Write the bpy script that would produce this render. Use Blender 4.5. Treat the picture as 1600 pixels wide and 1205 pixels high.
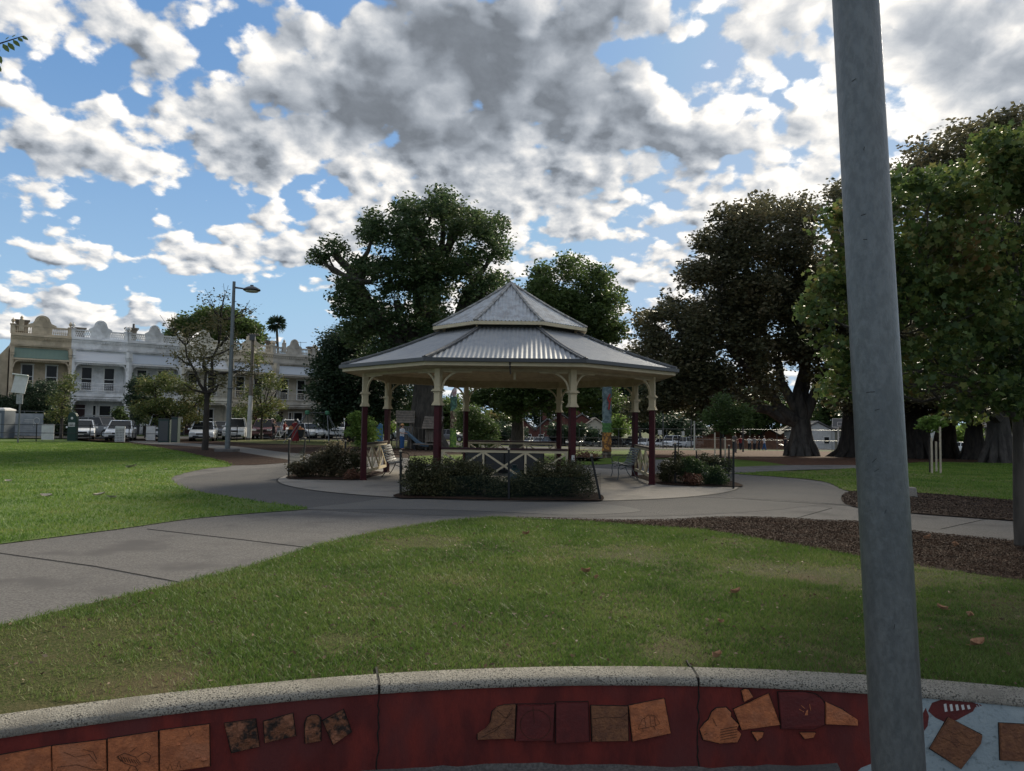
import bpy, bmesh, math, random
import numpy as np
from mathutils import Vector, Matrix, Euler
for o in list(bpy.data.objects): bpy.data.objects.remove(o)
random.seed(7); RNG = np.random.default_rng(7)
SC = bpy.context.scene
COL = SC.collection
R = math.radians
# ------------------------------------------------------------ camera
F = 1150.0; EYE = 1.6
PITCH = math.atan(60.5/F); ROLL = math.atan(22/1600)
_f = Vector((0, math.cos(PITCH), math.sin(PITCH))); _u = Vector((0, -math.sin(PITCH), math.cos(PITCH))); _r = Vector((1, 0, 0))
UP = _u*math.cos(ROLL) - _r*math.sin(ROLL); RT = _r*math.cos(ROLL) + _u*math.sin(ROLL)
cam_d = bpy.data.cameras.new('camera'); cam = bpy.data.objects.new('camera', cam_d); COL.objects.link(cam)
cam_d.sensor_width = 36; cam_d.lens = F/1600*36; cam_d.clip_end = 3000; cam_d.clip_start = 0.05
M3 = Matrix((RT, UP, -_f)).transposed()
cam.matrix_world = Matrix.Translation((0, 0, EYE)) @ M3.to_4x4()
SC.camera = cam
def ray(px, py): return (_f + RT*((px-800)/F) + UP*((602.5-py)/F))
def P(px, py, Y):
    d = ray(px, py); return Vector((0, 0, EYE)) + d*(Y/d.y)
# ------------------------------------------------------------ sun, sky, exposure
SUN = ray(1395, 45).normalized()
sun_el = math.asin(SUN.z); sun_az = math.atan2(SUN.x, SUN.y)
sd = bpy.data.lights.new('sun', 'SUN'); sd.energy = 3.6; sd.angle = R(12); sd.color = (1, .90, .72)
so = bpy.data.objects.new('sun', sd); COL.objects.link(so)
so.rotation_euler = (-SUN).to_track_quat('-Z', 'Y').to_euler(); so.location = (20, 40, 30)
SC.view_settings.view_transform = 'Standard'; SC.view_settings.look = 'None'; SC.view_settings.exposure = 1.04; SC.view_settings.gamma = 1
SC.render.engine = 'CYCLES'; SC.cycles.use_denoising = True; SC.cycles.max_bounces = 6; SC.cycles.diffuse_bounces = 3
SC.cycles.transparent_max_bounces = 24
W = bpy.data.worlds.new('World'); SC.world = W; W.use_nodes = True
W.cycles.sampling_method = 'MANUAL'; W.cycles.sample_map_resolution = 512
nt = W.node_tree; nt.nodes.clear(); N = nt.nodes; L = nt.links
def mth(op, a, b=None, c=None, clamp=False):
    n = N.new('ShaderNodeMath'); n.operation = op; n.use_clamp = clamp
    for i, v in enumerate((a, b, c)):
        if v is None: continue
        if isinstance(v, (int, float)): n.inputs[i].default_value = v
        else: L.new(v, n.inputs[i])
    return n.outputs[0]
def vm(op, a, b=None, s=None):
    n = N.new('ShaderNodeVectorMath'); n.operation = op
    for i, v in enumerate((a, b)):
        if v is None: continue
        if isinstance(v, (tuple, list, Vector)): n.inputs[i].default_value = tuple(v)
        else: L.new(v, n.inputs[i])
    if s is not None:
        if isinstance(s, (int, float)): n.inputs['Scale'].default_value = s
        else: L.new(s, n.inputs['Scale'])
    return n.outputs['Value'] if op in ('DOT_PRODUCT', 'LENGTH') else n.outputs[0]
def sstep(x, a, b, lo=0, hi=1):
    n = N.new('ShaderNodeMapRange'); n.interpolation_type = 'SMOOTHSTEP'; L.new(x, n.inputs[0])
    n.inputs[1].default_value = a; n.inputs[2].default_value = b; n.inputs[3].default_value = lo; n.inputs[4].default_value = hi
    return n.outputs[0]
def mixc(f, a, b):
    n = N.new('ShaderNodeMix'); n.data_type = 'RGBA'
    L.new(f, n.inputs[0])
    for i, v in ((6, a), (7, b)):
        if isinstance(v, tuple): n.inputs[i].default_value = (*v, 1)
        else: L.new(v, n.inputs[i])
    return n.outputs[2]
tc = N.new('ShaderNodeTexCoord'); D = tc.outputs['Generated']
sep = N.new('ShaderNodeSeparateXYZ'); L.new(D, sep.inputs[0])
zz = mth('ADD', mth('MAXIMUM', sep.outputs[2], 0.0), 0.42)
cmb = N.new('ShaderNodeCombineXYZ'); L.new(mth('DIVIDE', sep.outputs[0], zz), cmb.inputs[0]); L.new(mth('DIVIDE', sep.outputs[1], zz), cmb.inputs[1])
PV = cmb.outputs[0]
def noise(vec, scale, detail, rough, dist=0.0, lac=2.0):
    n = N.new('ShaderNodeTexNoise'); n.noise_dimensions = '2D'; L.new(vec, n.inputs['Vector'])
    n.inputs['Scale'].default_value = scale; n.inputs['Detail'].default_value = detail
    n.inputs['Roughness'].default_value = rough; n.inputs['Distortion'].default_value = dist; n.inputs['Lacunarity'].default_value = lac
    return n.outputs[0]
az = N.new('ShaderNodeMath'); az.operation = 'ARCTAN2'; L.new(sep.outputs[0], az.inputs[0]); L.new(sep.outputs[1], az.inputs[1])
el = mth('ARCSINE', sep.outputs[2])
ae = N.new('ShaderNodeCombineXYZ'); L.new(az.outputs[0], ae.inputs[0]); L.new(el, ae.inputs[1]); AE = ae.outputs[0]
# where the big cloud banks and the blue gaps stand (centre, half size, strength)
BANKS = [(600,120,230,110,.22),(760,150,150,90,.14),(1080,100,230,100,.20),(960,190,90,45,.10),(1540,70,120,80,.16),(90,110,190,110,.12),
 (300,190,170,70,.08),(80,240,110,60,.12),(470,250,200,50,.07),(730,330,170,70,.09),(950,290,150,70,.10),(1200,215,160,30,.08),(1230,290,120,50,.07),(1000,350,260,120,.09),(760,250,200,80,.07),
 (150,480,220,22,.16),(60,500,160,22,.12),(400,375,130,40,.10),(1370,160,120,60,.05),(200,20,130,60,.08),(430,10,90,50,.1),
 (335,50,55,75,-.26),(380,95,45,40,-.16),(60,310,240,40,-.20),(430,310,150,20,-.08),(200,440,300,30,-.08),(200,360,240,40,.05),(865,175,50,100,-.18),(1150,178,150,26,-.14),
 (1180,270,130,25,-.10),(1060,340,160,40,-.05),(20,60,40,35,-.18),(110,105,40,35,-.16),(1000,440,160,60,-.06),(25,170,40,60,-.15),(480,440,120,70,-.08),(880,20,50,30,-.1),(1390,60,30,60,-.1)]
def dome(px, py):
    d = ray(px, py).normalized(); return math.atan2(d.x, d.y), math.asin(d.z)
bank = None
wob = N.new('ShaderNodeTexNoise'); wob.noise_dimensions = '3D'; L.new(D, wob.inputs['Vector']); wob.inputs['Scale'].default_value = 5; wob.inputs['Detail'].default_value = 3
AEW = vm('ADD', AE, vm('SCALE', vm('SUBTRACT', wob.outputs[1], (.5, .5, .5)), s=.13))
dark = None
for (x, y, rx, ry, s) in BANKS:
    a, e = dome(x, y)
    v = vm('MULTIPLY', vm('SUBTRACT', AEW, (a, e, 0)), (F/rx/1.25*1.1, F/ry/1.25*1.1, 0))
    t = sstep(vm('LENGTH', v), 0.15, 1.5, s, 0)
    bank = t if bank is None else mth('ADD', bank, t)
    if s >= .14 and y < 300: dark = t if dark is None else mth('ADD', dark, t)
sa = Vector((SUN.x/(SUN.z+.42), SUN.y/(SUN.z+.42), 0))
tos = vm('NORMALIZE', vm('SUBTRACT', sa, PV))
big = noise(PV, 2.4, 2, .5)
def dens(off):
    v = PV if off == 0 else vm('ADD', PV, vm('SCALE', tos, s=off))
    # billows: distance to cell centres gives rounded heads, fine noise breaks their edges
    a = noise(v, 6.6, 8, .55, .0)
    return a
wv = N.new('ShaderNodeTexNoise'); wv.noise_dimensions = '2D'; L.new(PV, wv.inputs['Vector']); wv.inputs['Scale'].default_value = 11; wv.inputs['Detail'].default_value = 4
PW = vm('ADD', PV, vm('SCALE', vm('SUBTRACT', wv.outputs[1], (.5, .5, .5)), s=.045))
def billow(off, sc):
    v = PW if off == 0 else vm('ADD', PW, vm('SCALE', tos, s=off))
    n = N.new('ShaderNodeTexVoronoi'); n.voronoi_dimensions = '2D'; n.feature = 'SMOOTH_F1'; n.inputs['Scale'].default_value = sc; n.inputs['Smoothness'].default_value = .35
    L.new(v, n.inputs['Vector']); return mth('SUBTRACT', 1.0, n.outputs[0])
def field(off):
    f = mth('ADD', dens(off), mth('MULTIPLY', mth('SUBTRACT', big, .5), .35))
    f = mth('ADD', f, mth('MULTIPLY', mth('SUBTRACT', billow(off, 15), .6), .30))
    return mth('ADD', f, mth('MULTIPLY', mth('SUBTRACT', billow(off, 34), .6), .13))
more = sstep(el, .10, .30, .0, .09); more = mth('ADD', more, mth('MULTIPLY', sstep(az.outputs[0], -.35, .1, 0, .03), 1.0))
bank = mth('ADD', mth('MULTIPLY', bank, .70), more)
f0 = mth('ADD', field(0), bank); f1 = mth('ADD', field(.024), bank)
TH = .525
cover = sstep(f0, TH-.02, TH+.08)
flow = mth('ADD', mth('ADD', noise(PW, 6.2, 3.0, .5, .2), mth('MULTIPLY', mth('SUBTRACT', big, .5), .35)), mth('MULTIPLY', bank, 1.3))
flow = mth('ADD', mth('MULTIPLY', flow, .65), mth('MULTIPLY', f0, .35))
thick = sstep(flow, TH+.03, TH+.34)
thick = mth('MULTIPLY', thick, mth('ADD', .42, mth('MULTIPLY', dark, 4.2), clamp=True))
rim = mth('SUBTRACT', f0, f1)                       # >0 on the side that faces the sun
sund = mth('MAXIMUM', vm('DOT_PRODUCT', D, SUN), 0.0)
glow = mth('POWER', sund, 60.0); glow2 = mth('POWER', sund, 9.0)
lum = mth('SUBTRACT', mth('ADD', .70, mth('MULTIPLY', glow2, -.04)), mth('MULTIPLY', thick, .43))
lum = mth('ADD', lum, mth('MULTIPLY', mth('SUBTRACT', billow(0, 9), .62), mth('MULTIPLY', thick, .34)))
lum = mth('ADD', lum, mth('MULTIPLY', rim, mth('SUBTRACT', 2.1, mth('MULTIPLY', thick, 1.7))))
lum = mth('MINIMUM', mth('MAXIMUM', lum, .20), .90)
lum = mth('ADD', lum, mth('MULTIPLY', glow, mth('SUBTRACT', .5, mth('MULTIPLY', thick, .3))))
fine = noise(PW, 26, 5, .65)
lum = mth('MULTIPLY', lum, mth('ADD', .76, mth('MULTIPLY', fine, .48)))
tint = mixc(sstep(lum, .18, .95), (.84, .94, 1.08), (1.04, 1.0, .94))
ccol = vm('SCALE', tint, s=lum)
sky = N.new('ShaderNodeTexSky'); sky.sky_type = 'NISHITA'; sky.sun_disc = False
sky.sun_elevation = sun_el; sky.sun_rotation = sun_az; sky.air_density = 1.1; sky.dust_density = .4; sky.ozone_density = 2.2
BGS = .10
grad = mixc(sstep(el, .0, .50), (3.6, 5.3, 7.0), (1.35, 2.8, 5.3))
grad = mixc(mth('MULTIPLY', glow2, .45), grad, (5.0, 6.0, 7.0))
skyc = vm('MINIMUM', vm('MULTIPLY', sky.outputs[0], (.62, .80, .98)), (4.0, 5.0, 6.5))
ng = N.new('ShaderNodeMix'); ng.data_type = 'RGBA'; ng.inputs[0].default_value = .25; L.new(grad, ng.inputs[6]); L.new(skyc, ng.inputs[7])
full = mixc(cover, ng.outputs[2], vm('SCALE', ccol, s=1.0/BGS))
hazeb = sstep(sep.outputs[2], -0.02, .12, .35, 0.0)
full = mixc(hazeb, full, (4.4, 5.6, 6.8))
full = vm('SCALE', full, s=.59)
bg = N.new('ShaderNodeBackground'); L.new(full, bg.inputs[0]); bg.inputs[1].default_value = BGS
wo = N.new('ShaderNodeOutputWorld'); L.new(bg.outputs[0], wo.inputs[0])
# ------------------------------------------------------------ helpers
def tz(x, y):
    s = max(0.0, y-34); k = min(1, max(0, (x+14)/14)); k = k*k*(3-2*k)
    return -0.0215*min(s, 110)*k
def G(px, py, lift=0.0):
    d = ray(px, py); o = Vector((0, 0, EYE)); h = lambda t: o.z+d.z*t-tz(d.x*t, d.y*t)
    a, c = 1.0, 300.0
    if h(c) > 0: p = o+d*c
    else:
        for _ in range(50):
            m = (a+c)/2
            if h(m) > 0: a = m
            else: c = m
        p = o+d*a
    p.z = tz(p.x, p.y)+lift; return p
def on(px, Y):
    """ground point that shows at column px, Y metres away"""
    q = P(px, 690, Y); return Vector((q.x, Y, tz(q.x, Y)))
def material(name, col, rough=.7, col2=None, scale=8, bump=0, bscale=None, metal=0, detail=4, spec=.3, lo=.35, hi=.65, trans=None, obj_rand=0, stretch=None, col3=None, scale3=1.2):
    m = bpy.data.materials.new(name); m.use_nodes = True; t = m.node_tree; b = t.nodes['Principled BSDF']
    b.inputs['Base Color'].default_value = (*col, 1); b.inputs['Roughness'].default_value = rough; b.inputs['Metallic'].default_value = metal
    b.inputs['Specular IOR Level'].default_value = spec
    tcn = t.nodes.new('ShaderNodeTexCoord'); vec = tcn.outputs['Object']
    if stretch:
        mp = t.nodes.new('ShaderNodeMapping'); mp.inputs['Scale'].default_value = stretch; t.links.new(vec, mp.inputs[0]); vec = mp.outputs[0]
    def mixn(fac, a, bb):
        n = t.nodes.new('ShaderNodeMix'); n.data_type = 'RGBA'
        t.links.new(fac, n.inputs[0])
        for i, v in ((6, a), (7, bb)):
            if isinstance(v, tuple): n.inputs[i].default_value = (*v, 1)
            else: t.links.new(v, n.inputs[i])
        return n.outputs[2]
    def nz(sc, det=detail, ro=.6):
        n = t.nodes.new('ShaderNodeTexNoise'); n.inputs['Scale'].default_value = sc; n.inputs['Detail'].default_value = det; n.inputs['Roughness'].default_value = ro
        t.links.new(vec, n.inputs['Vector']); return n.outputs[0]
    def ss(v, a, bb):
        n = t.nodes.new('ShaderNodeMapRange'); n.interpolation_type = 'SMOOTHSTEP'; t.links.new(v, n.inputs[0]); n.inputs[1].default_value = a; n.inputs[2].default_value = bb; return n.outputs[0]
    out = None
    if col2 is not None:
        out = mixn(ss(nz(scale), lo, hi), col, col2)
    if col3 is not None:
        out = mixn(ss(nz(scale3, 3), .48, .68), out if out is not None else col, col3)
    if out is not None: t.links.new(out, b.inputs['Base Color'])
    if bump:
        bn = t.nodes.new('ShaderNodeBump'); bn.inputs['Strength'].default_value = bump; bn.inputs['Distance'].default_value = .02
        t.links.new(nz(bscale or scale*4, 3), bn.inputs['Height']); t.links.new(bn.outputs[0], b.inputs['Normal'])
    m['_nz'] = 0
    return m
class MB:
    def __init__(s): s.v = []; s.f = []; s.mi = []
    def add(s, vs, fs, mi=0):
        k = len(s.v); s.v += [tuple(v) for v in vs]; s.f += [tuple(i+k for i in f) for f in fs]; s.mi += [mi]*len(fs); return s
    def box(s, c, d, rot=None, mi=0, taper=1.0):
        hx, hy, hz = d[0]/2, d[1]/2, d[2]/2; q = []
        for z in (-hz, hz):
            k = taper if z > 0 else 1
            for (x, y) in ((-hx, -hy), (hx, -hy), (hx, hy), (-hx, hy)): q.append(Vector((x*k, y*k, z)))
        if rot is not None:
            e = rot if isinstance(rot, Matrix) else Euler(rot).to_matrix(); q = [e@v for v in q]
        q = [v+Vector(c) for v in q]
        return s.add(q, [(3, 2, 1, 0), (4, 5, 6, 7), (0, 1, 5, 4), (1, 2, 6, 5), (2, 3, 7, 6), (3, 0, 4, 7)], mi)
    def bar(s, a, b, w, h, up=(0, 0, 1), mi=0):
        a = Vector(a); b = Vector(b); d = (b-a); l = d.length; d.normalize(); u = Vector(up)
        if abs(d.dot(u)) > .99: u = Vector((0, 1, 0))
        x = d.cross(u).normalized(); z = x.cross(d)
        m = Matrix((x, d, z)).transposed()
        return s.box((a+b)/2, (w, l, h), m, mi)
    def tube(s, pts, rs, n=8, mi=0, cap=True):
        pts = [Vector(p) for p in pts]; rs = rs if isinstance(rs, (list, tuple)) else [rs]*len(pts)
        vs = []; ref = None
        for i, p in enumerate(pts):
            d = (pts[min(i+1, len(pts)-1)]-pts[max(i-1, 0)]).normalized()
            if ref is None: ref = Vector((1, 0, 0)) if abs(d.x) < .9 else Vector((0, 1, 0))
            x = (ref-d*ref.dot(d)).normalized(); y = d.cross(x); ref = x
            for k in range(n):
                a = 2*math.pi*k/n; vs.append(p+(x*math.cos(a)+y*math.sin(a))*rs[i])
        fs = []
        for i in range(len(pts)-1):
            for k in range(n):
                fs.append((i*n+k, i*n+(k+1) % n, (i+1)*n+(k+1) % n, (i+1)*n+k))
        if cap: fs += [tuple(range(n-1, -1, -1)), tuple(range((len(pts)-1)*n, len(pts)*n))]
        return s.add(vs, fs, mi)
    def lathe(s, prof, c=(0, 0, 0), n=16, mi=0, sx=1, sy=1):
        vs = []; c = Vector(c)
        for (r, z) in prof:
            for k in range(n): a = 2*math.pi*(k+.5)/n; vs.append(c+Vector((r*math.cos(a)*sx, r*math.sin(a)*sy, z)))
        m = len(prof); fs = [(i*n+k, i*n+(k+1) % n, (i+1)*n+(k+1) % n, (i+1)*n+k) for i in range(m-1) for k in range(n)]
        fs += [tuple(range(n-1, -1, -1)), tuple(range((m-1)*n, m*n))]
        return s.add(vs, fs, mi)
    def prism(s, poly, o, ax, ay, n0, n1, mi=0):
        """poly in the ax/ay plane at o, from n0 to n1 along the normal"""
        o = Vector(o); ax = Vector(ax); ay = Vector(ay); nn = ax.cross(ay).normalized(); k = len(poly)
        vs = [o+ax*p[0]+ay*p[1]+nn*n0 for p in poly]+[o+ax*p[0]+ay*p[1]+nn*n1 for p in poly]
        return s.add(vs, [tuple(range(k-1, -1, -1)), tuple(range(k, 2*k))]+[(i, (i+1) % k, k+(i+1) % k, k+i) for i in range(k)], mi)
    def build(s, name, mats, parent=None, smooth=False, bevel=0, segs=2):
        me = bpy.data.meshes.new(name); me.from_pydata(s.v, [], s.f)
        for m in (mats if isinstance(mats, (list, tuple)) else [mats]): me.materials.append(m)
        if any(s.mi): me.polygons.foreach_set('material_index', s.mi)
        bm = bmesh.new(); bm.from_mesh(me); bmesh.ops.recalc_face_normals(bm, faces=bm.faces)
        if bevel:
            bmesh.ops.remove_doubles(bm, verts=bm.verts, dist=1e-5)
            es = [e for e in bm.edges if len(e.link_faces) == 2 and e.calc_face_angle(0) > R(28)]
            bmesh.ops.bevel(bm, geom=es, offset=bevel, segments=segs, affect='EDGES', profile=.6, clamp_overlap=True)
        bm.to_mesh(me); bm.free()
        if smooth:
            me.polygons.foreach_set('use_smooth', [True]*len(me.polygons))
            try: me.set_sharp_from_angle(angle=R(40))
            except Exception: pass
        o = bpy.data.objects.new(name, me); COL.objects.link(o)
        if parent is not None: o.parent = parent
        return o
def tag(o, label=None, cat=None, group=None, kind=None):
    if label: o['label'] = label
    if cat: o['category'] = cat
    if group: o['group'] = group
    if kind: o['kind'] = kind
    return o
def thing(name, label, cat, loc=(0, 0, 0), rz=0, group=None):
    o = bpy.data.objects.new(name, None); COL.objects.link(o); o.location = loc; o.rotation_euler = (0, 0, rz); o.empty_display_size = .2
    return tag(o, label, cat, group)
def copy_tree(o, parent=None):
    c = o.copy(); COL.objects.link(c); c.parent = parent
    for ch in list(o.children): copy_tree(ch, c)
    return c
def dup(o, loc, rz, label):
    c = copy_tree(o); c.location = loc; c.rotation_euler = (0, 0, rz); c['label'] = label; return c
def npmesh(name, V, Fc, mats, parent=None, rnd=None, k=4):
    """V (n,3), Fc (m,k) -> one mesh, quick"""
    me = bpy.data.meshes.new(name); me.vertices.add(len(V)); me.vertices.foreach_set('co', np.ascontiguousarray(V, dtype=np.float32).ravel())
    m = len(Fc); me.loops.add(m*k); me.loops.foreach_set('vertex_index', np.ascontiguousarray(Fc, dtype=np.int32).ravel())
    me.polygons.add(m); me.polygons.foreach_set('loop_start', np.arange(0, m*k, k, dtype=np.int32))
    if rnd is not None:
        a = me.attributes.new('rnd', 'FLOAT', 'FACE'); a.data.foreach_set('value', rnd.astype(np.float32))
    for q in (mats if isinstance(mats, (list, tuple)) else [mats]): me.materials.append(q)
    me.update(calc_edges=True); me.validate()
    o = bpy.data.objects.new(name, me); COL.objects.link(o)
    if parent is not None: o.parent = parent
    return o
def leaf_material(name, cols, trans=.35, rough=.55, clump=.35):
    """leaf colour from a per-leaf value and a slow noise, thin and a little translucent"""
    m = bpy.data.materials.new(name); m.use_nodes = True; t = m.node_tree; t.nodes.clear(); n = t.nodes.new; l = t.links.new
    at = n('ShaderNodeAttribute'); at.attribute_name = 'rnd'
    tcn = n('ShaderNodeTexCoord'); nz = n('ShaderNodeTexNoise'); nz.inputs['Scale'].default_value = clump; nz.inputs['Detail'].default_value = 3; l(tcn.outputs['Object'], nz.inputs['Vector'])
    ad = n('ShaderNodeMath'); ad.operation = 'MULTIPLY_ADD'; l(nz.outputs[0], ad.inputs[0]); ad.inputs[1].default_value = 1.3; ad.inputs[2].default_value = -.4
    sm = n('ShaderNodeMath'); sm.operation = 'MULTIPLY_ADD'; l(at.outputs['Fac'], sm.inputs[0]); sm.inputs[1].default_value = .6; l(ad.outputs[0], sm.inputs[2])
    cr = n('ShaderNodeValToRGB'); l(sm.outputs[0], cr.inputs[0]); e = cr.color_ramp.elements
    for i, c in enumerate(cols):
        if i < 2: el_ = e[i]
        else: el_ = e.new(.5)
        el_.position = i/(len(cols)-1)
    for i, c in enumerate(cols): e[i].position = i/(len(cols)-1)
    for i, c in enumerate(cols): e[i].color = (*c, 1)
    df = n('ShaderNodeBsdfPrincipled'); df.inputs['Roughness'].default_value = rough; df.inputs['Specular IOR Level'].default_value = .25; l(cr.outputs[0], df.inputs['Base Color'])
    tr = n('ShaderNodeBsdfTranslucent'); gm = n('ShaderNodeGamma'); l(cr.outputs[0], gm.inputs[0]); gm.inputs[1].default_value = .85; l(gm.outputs[0], tr.inputs[0])
    mx = n('ShaderNodeMixShader'); mx.inputs[0].default_value = trans; l(df.outputs[0], mx.inputs[1]); l(tr.outputs[0], mx.inputs[2])
    o = n('ShaderNodeOutputMaterial'); l(mx.outputs[0], o.inputs[0]); return m
LEAF4 = np.array([(-.5, 0, 0), (0, -.27, .05), (.5, 0, 0), (0, .27, .05)])
LOBED = []
for k in range(10):
    a = math.pi*2*k/10; r = .5 if k % 2 == 0 else .29
    LOBED.append((r*math.cos(a)*(1.1 if k == 0 else 1), r*math.sin(a), .05*(k % 3)))
LOBED = np.array(LOBED)
def leaf_cloud(name, C, size, mat, parent, shape=LEAF4, flat=.35, jit=.35):
    """C (n,3) leaf centres"""
    n = len(C); k = len(shape)
    a = RNG.normal(size=(n, 3)); a[:, 2] *= flat; a /= np.linalg.norm(a, axis=1)[:, None]
    b = RNG.normal(size=(n, 3)); b -= a*np.sum(a*b, 1)[:, None]; b /= np.linalg.norm(b, axis=1)[:, None]
    c = np.cross(a, b); s = size*(1+jit*(RNG.random(n)*2-1))
    V = C[:, None, :]+s[:, None, None]*(shape[None, :, 0:1]*a[:, None, :]+shape[None, :, 1:2]*b[:, None, :]+shape[None, :, 2:3]*c[:, None, :])
    Fc = np.arange(n*k).reshape(n, k)
    return npmesh(name, V.reshape(-1, 3), Fc, mat, parent, RNG.random(n), k)
def crown_points(blobs, nleaf, tuft, per=22, hollow=.35):
    """leaf centres gathered in twig tufts spread unevenly through ellipsoids (x,y,z,rx,ry,rz)"""
    B = np.array(blobs, dtype=float); w = (B[:, 3]*B[:, 5])**1.0; w = w/w.sum()
    nt_ = max(4, nleaf//per); i = RNG.choice(len(B), nt_, p=w)
    d = RNG.normal(size=(nt_, 3)); d /= np.linalg.norm(d, axis=1)[:, None]
    r = hollow+(1-hollow)*RNG.random(nt_)**.6; r *= 1+.07*np.clip(RNG.normal(size=nt_), -2, 1.5)
    T = B[i, :3]+d*r[:, None]*B[i, 3:6]
    j = RNG.integers(0, nt_, nleaf)
    s = tuft*(.6+.8*RNG.random(nt_))
    g_ = RNG.normal(size=(nleaf, 3)); g_ /= np.maximum(1, np.linalg.norm(g_, axis=1)/1.7)[:, None]
    return T[j]+g_*s[j][:, None]*np.array([1, 1, .62])*.9
def px_blobs(lst, Y, depth, squash=1.0):
    """crown lobes seen at (px,py) with radius r px, spread in depth over a round crown centred Y metres off"""
    cx = np.mean([b[0] for b in lst]); half = max(abs(b[0]-cx)+b[2] for b in lst)
    out = []
    for (px, py, r) in lst:
        u = min(1, abs(px-cx)/half); s = depth*math.sqrt(max(.05, 1-u*u)); rr = r/F*Y
        for t in (-1, 0, 1):
            y = Y+t*s*.62+random.uniform(-.1, .1)*depth; p = P(px+random.uniform(-.2, .2)*r, py, y)
            # the same real size at each depth, so far lobes look smaller
            k = random.uniform(.72, 1.02); out.append((p.x, p.y, p.z, rr*k, rr*k, rr*squash*k*.92))
    return out
def limb_pts(a, b, n=6, sag=.12, wob=.06):
    a = Vector(a); b = Vector(b); L_ = (b-a).length; out = []
    for i in range(n+1):
        t = i/n; p = a.lerp(b, t); p.z += math.sin(t*math.pi)*L_*sag*-.3+0
        if 0 < i < n: p += Vector((random.uniform(-1, 1), random.uniform(-1, 1), random.uniform(-1, 1)))*L_*wob
        out.append(p)
    return out
def tree(name, label, cat, base, top_fork, r0, blobs, nleaf, size, lmat, bmat, tuft=.6, shape=LEAF4, group=None, flare=1.5, limbs=12, per=22, hollow=.35, forks=None, flat=.35, lean=(0, 0), buttress=0):
    base = Vector(base); t = thing(name, label, cat, base, 0, group)
    T = MB(); fork = Vector((lean[0], lean[1], top_fork)); n = 14 if buttress else 10
    prof = [(0, r0*flare), (.06, r0*(1+(flare-1)*.55)), (.18, r0*(1+(flare-1)*.2)), (.5, r0), (1, r0*.82)]
    T.tube([fork*a + Vector((random.uniform(-.1, .1)*r0 if 0 < a < 1 else 0, 0, 0)) + (Vector((0, 0, -.15)) if a == 0 else Vector()) for a, _ in prof], [r for _, r in prof], n)
    for k in range(buttress):
        an = 2*math.pi*k/buttress+random.uniform(-.3, .3); d = Vector((math.cos(an), math.sin(an), 0))
        T.tube([d*r0*flare*1.25+Vector((0, 0, -.1)), d*r0*1.25+Vector((0, 0, .35*r0+.2)), d*r0*.85+Vector((0, 0, top_fork*.4)), d*r0*.6+Vector((0, 0, top_fork*.8))], [r0*.22, r0*.34, r0*.34, r0*.22], 7)
    B = [Vector(b[:3])-base for b in blobs]; random.shuffle(B)
    mains = []
    for q in (forks or []):
        q = Vector(q)-base; pts = limb_pts(fork*.9, q, 6, .1, .035); T.tube(pts, [r0*(.62-.40*i/6) for i in range(7)], 9); mains.append((q, r0*.24)); mains.append((pts[4], r0*.34))
    mains.append((fork, r0*.55))
    for q in B[:limbs]:
        m, rm = min(mains, key=lambda mm: (mm[0]-q).length+(0 if mm[0].z < q.z else 3))
        pts = limb_pts(m, q, 5, .15, .05); T.tube(pts, [max(.012, rm*(1-.78*i/5)) for i in range(6)], 6)
        if random.random() < .7:
            q2 = q+Vector((random.uniform(-1, 1), random.uniform(-1, 1), random.uniform(-.2, 1)))*(blobs[0][3]*.7)
            T.tube(limb_pts(pts[3], q2, 4, .1, .06), [max(.01, rm*.4*(1-.7*i/4)) for i in range(5)], 5)
    T.build('trunk', bmat, t, smooth=True)
    C = crown_points(blobs, nleaf, tuft, per, hollow)-np.array(base)
    leaf_cloud('crown', C, size, lmat, t, shape, flat)
    return t
def shrub(name, label, cat, base, blobs, nleaf, size, lmat, bmat, tuft=.12, group=None, shape=LEAF4, stems=8, hollow=.2, flat=.6):
    base = Vector(base); t = thing(name, label, cat, base, 0, group); T = MB()
    for b in random.sample(blobs, min(stems, len(blobs))):
        q = Vector(b[:3])-base; T.tube(limb_pts((random.uniform(-.05, .05), random.uniform(-.05, .05), -.05), q, 4, 0, .06), [.02+.004*b[3], .015, .01, .008, .005], 5)
    T.build('stem', bmat, t)
    C = crown_points(blobs, nleaf, tuft, 14, hollow)-np.array(base); C[:, 2] = np.maximum(C[:, 2], .02)
    leaf_cloud('foliage', C, size, lmat, t, shape, flat); return t
# ------------------------------------------------------------ materials
M = {}
M['path'] = material('path_concrete', (.088, .084, .081), .95, (.160, .153, .146), 55, .5, 120, col3=(.092, .088, .086), scale3=.9, lo=.3, hi=.7, spec=.04)
M['asphalt'] = material('fine_asphalt', (.070, .068, .067), .9, (.125, .12, .115), 75, .5, 150, col3=(.088, .086, .084), scale3=.7, spec=.04)
M['band'] = material('pale_path_band', (.095, .092, .088), .9, (.145, .14, .132), 70, .4, 120, col3=(.11, .108, .105), scale3=.6, spec=.04)
M['slab'] = material('exposed_aggregate', (.20, .185, .165), .9, (.27, .25, .225), 55, .5, 110, col3=(.175, .165, .15), scale3=.9, spec=.04)
M['grass_soil'] = material('lawn_turf', (.035, .048, .014), .95, (.080, .075, .035), 45, .8, 80, col3=(.085, .070, .038), scale3=.8, detail=6, spec=.04)
M['park_grass'] = material('park_turf', (.045, .08, .015), .95, (.080, .115, .024), 9, .8, 30, col3=(.11, .105, .05), scale3=.12, detail=7, spec=.04)
M['dry_grass'] = material('dry_turf', (.075, .085, .035), .95, (.13, .12, .06), 3, .6, 20, col3=(.06, .085, .03), scale3=.2, detail=6, spec=.04)
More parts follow.
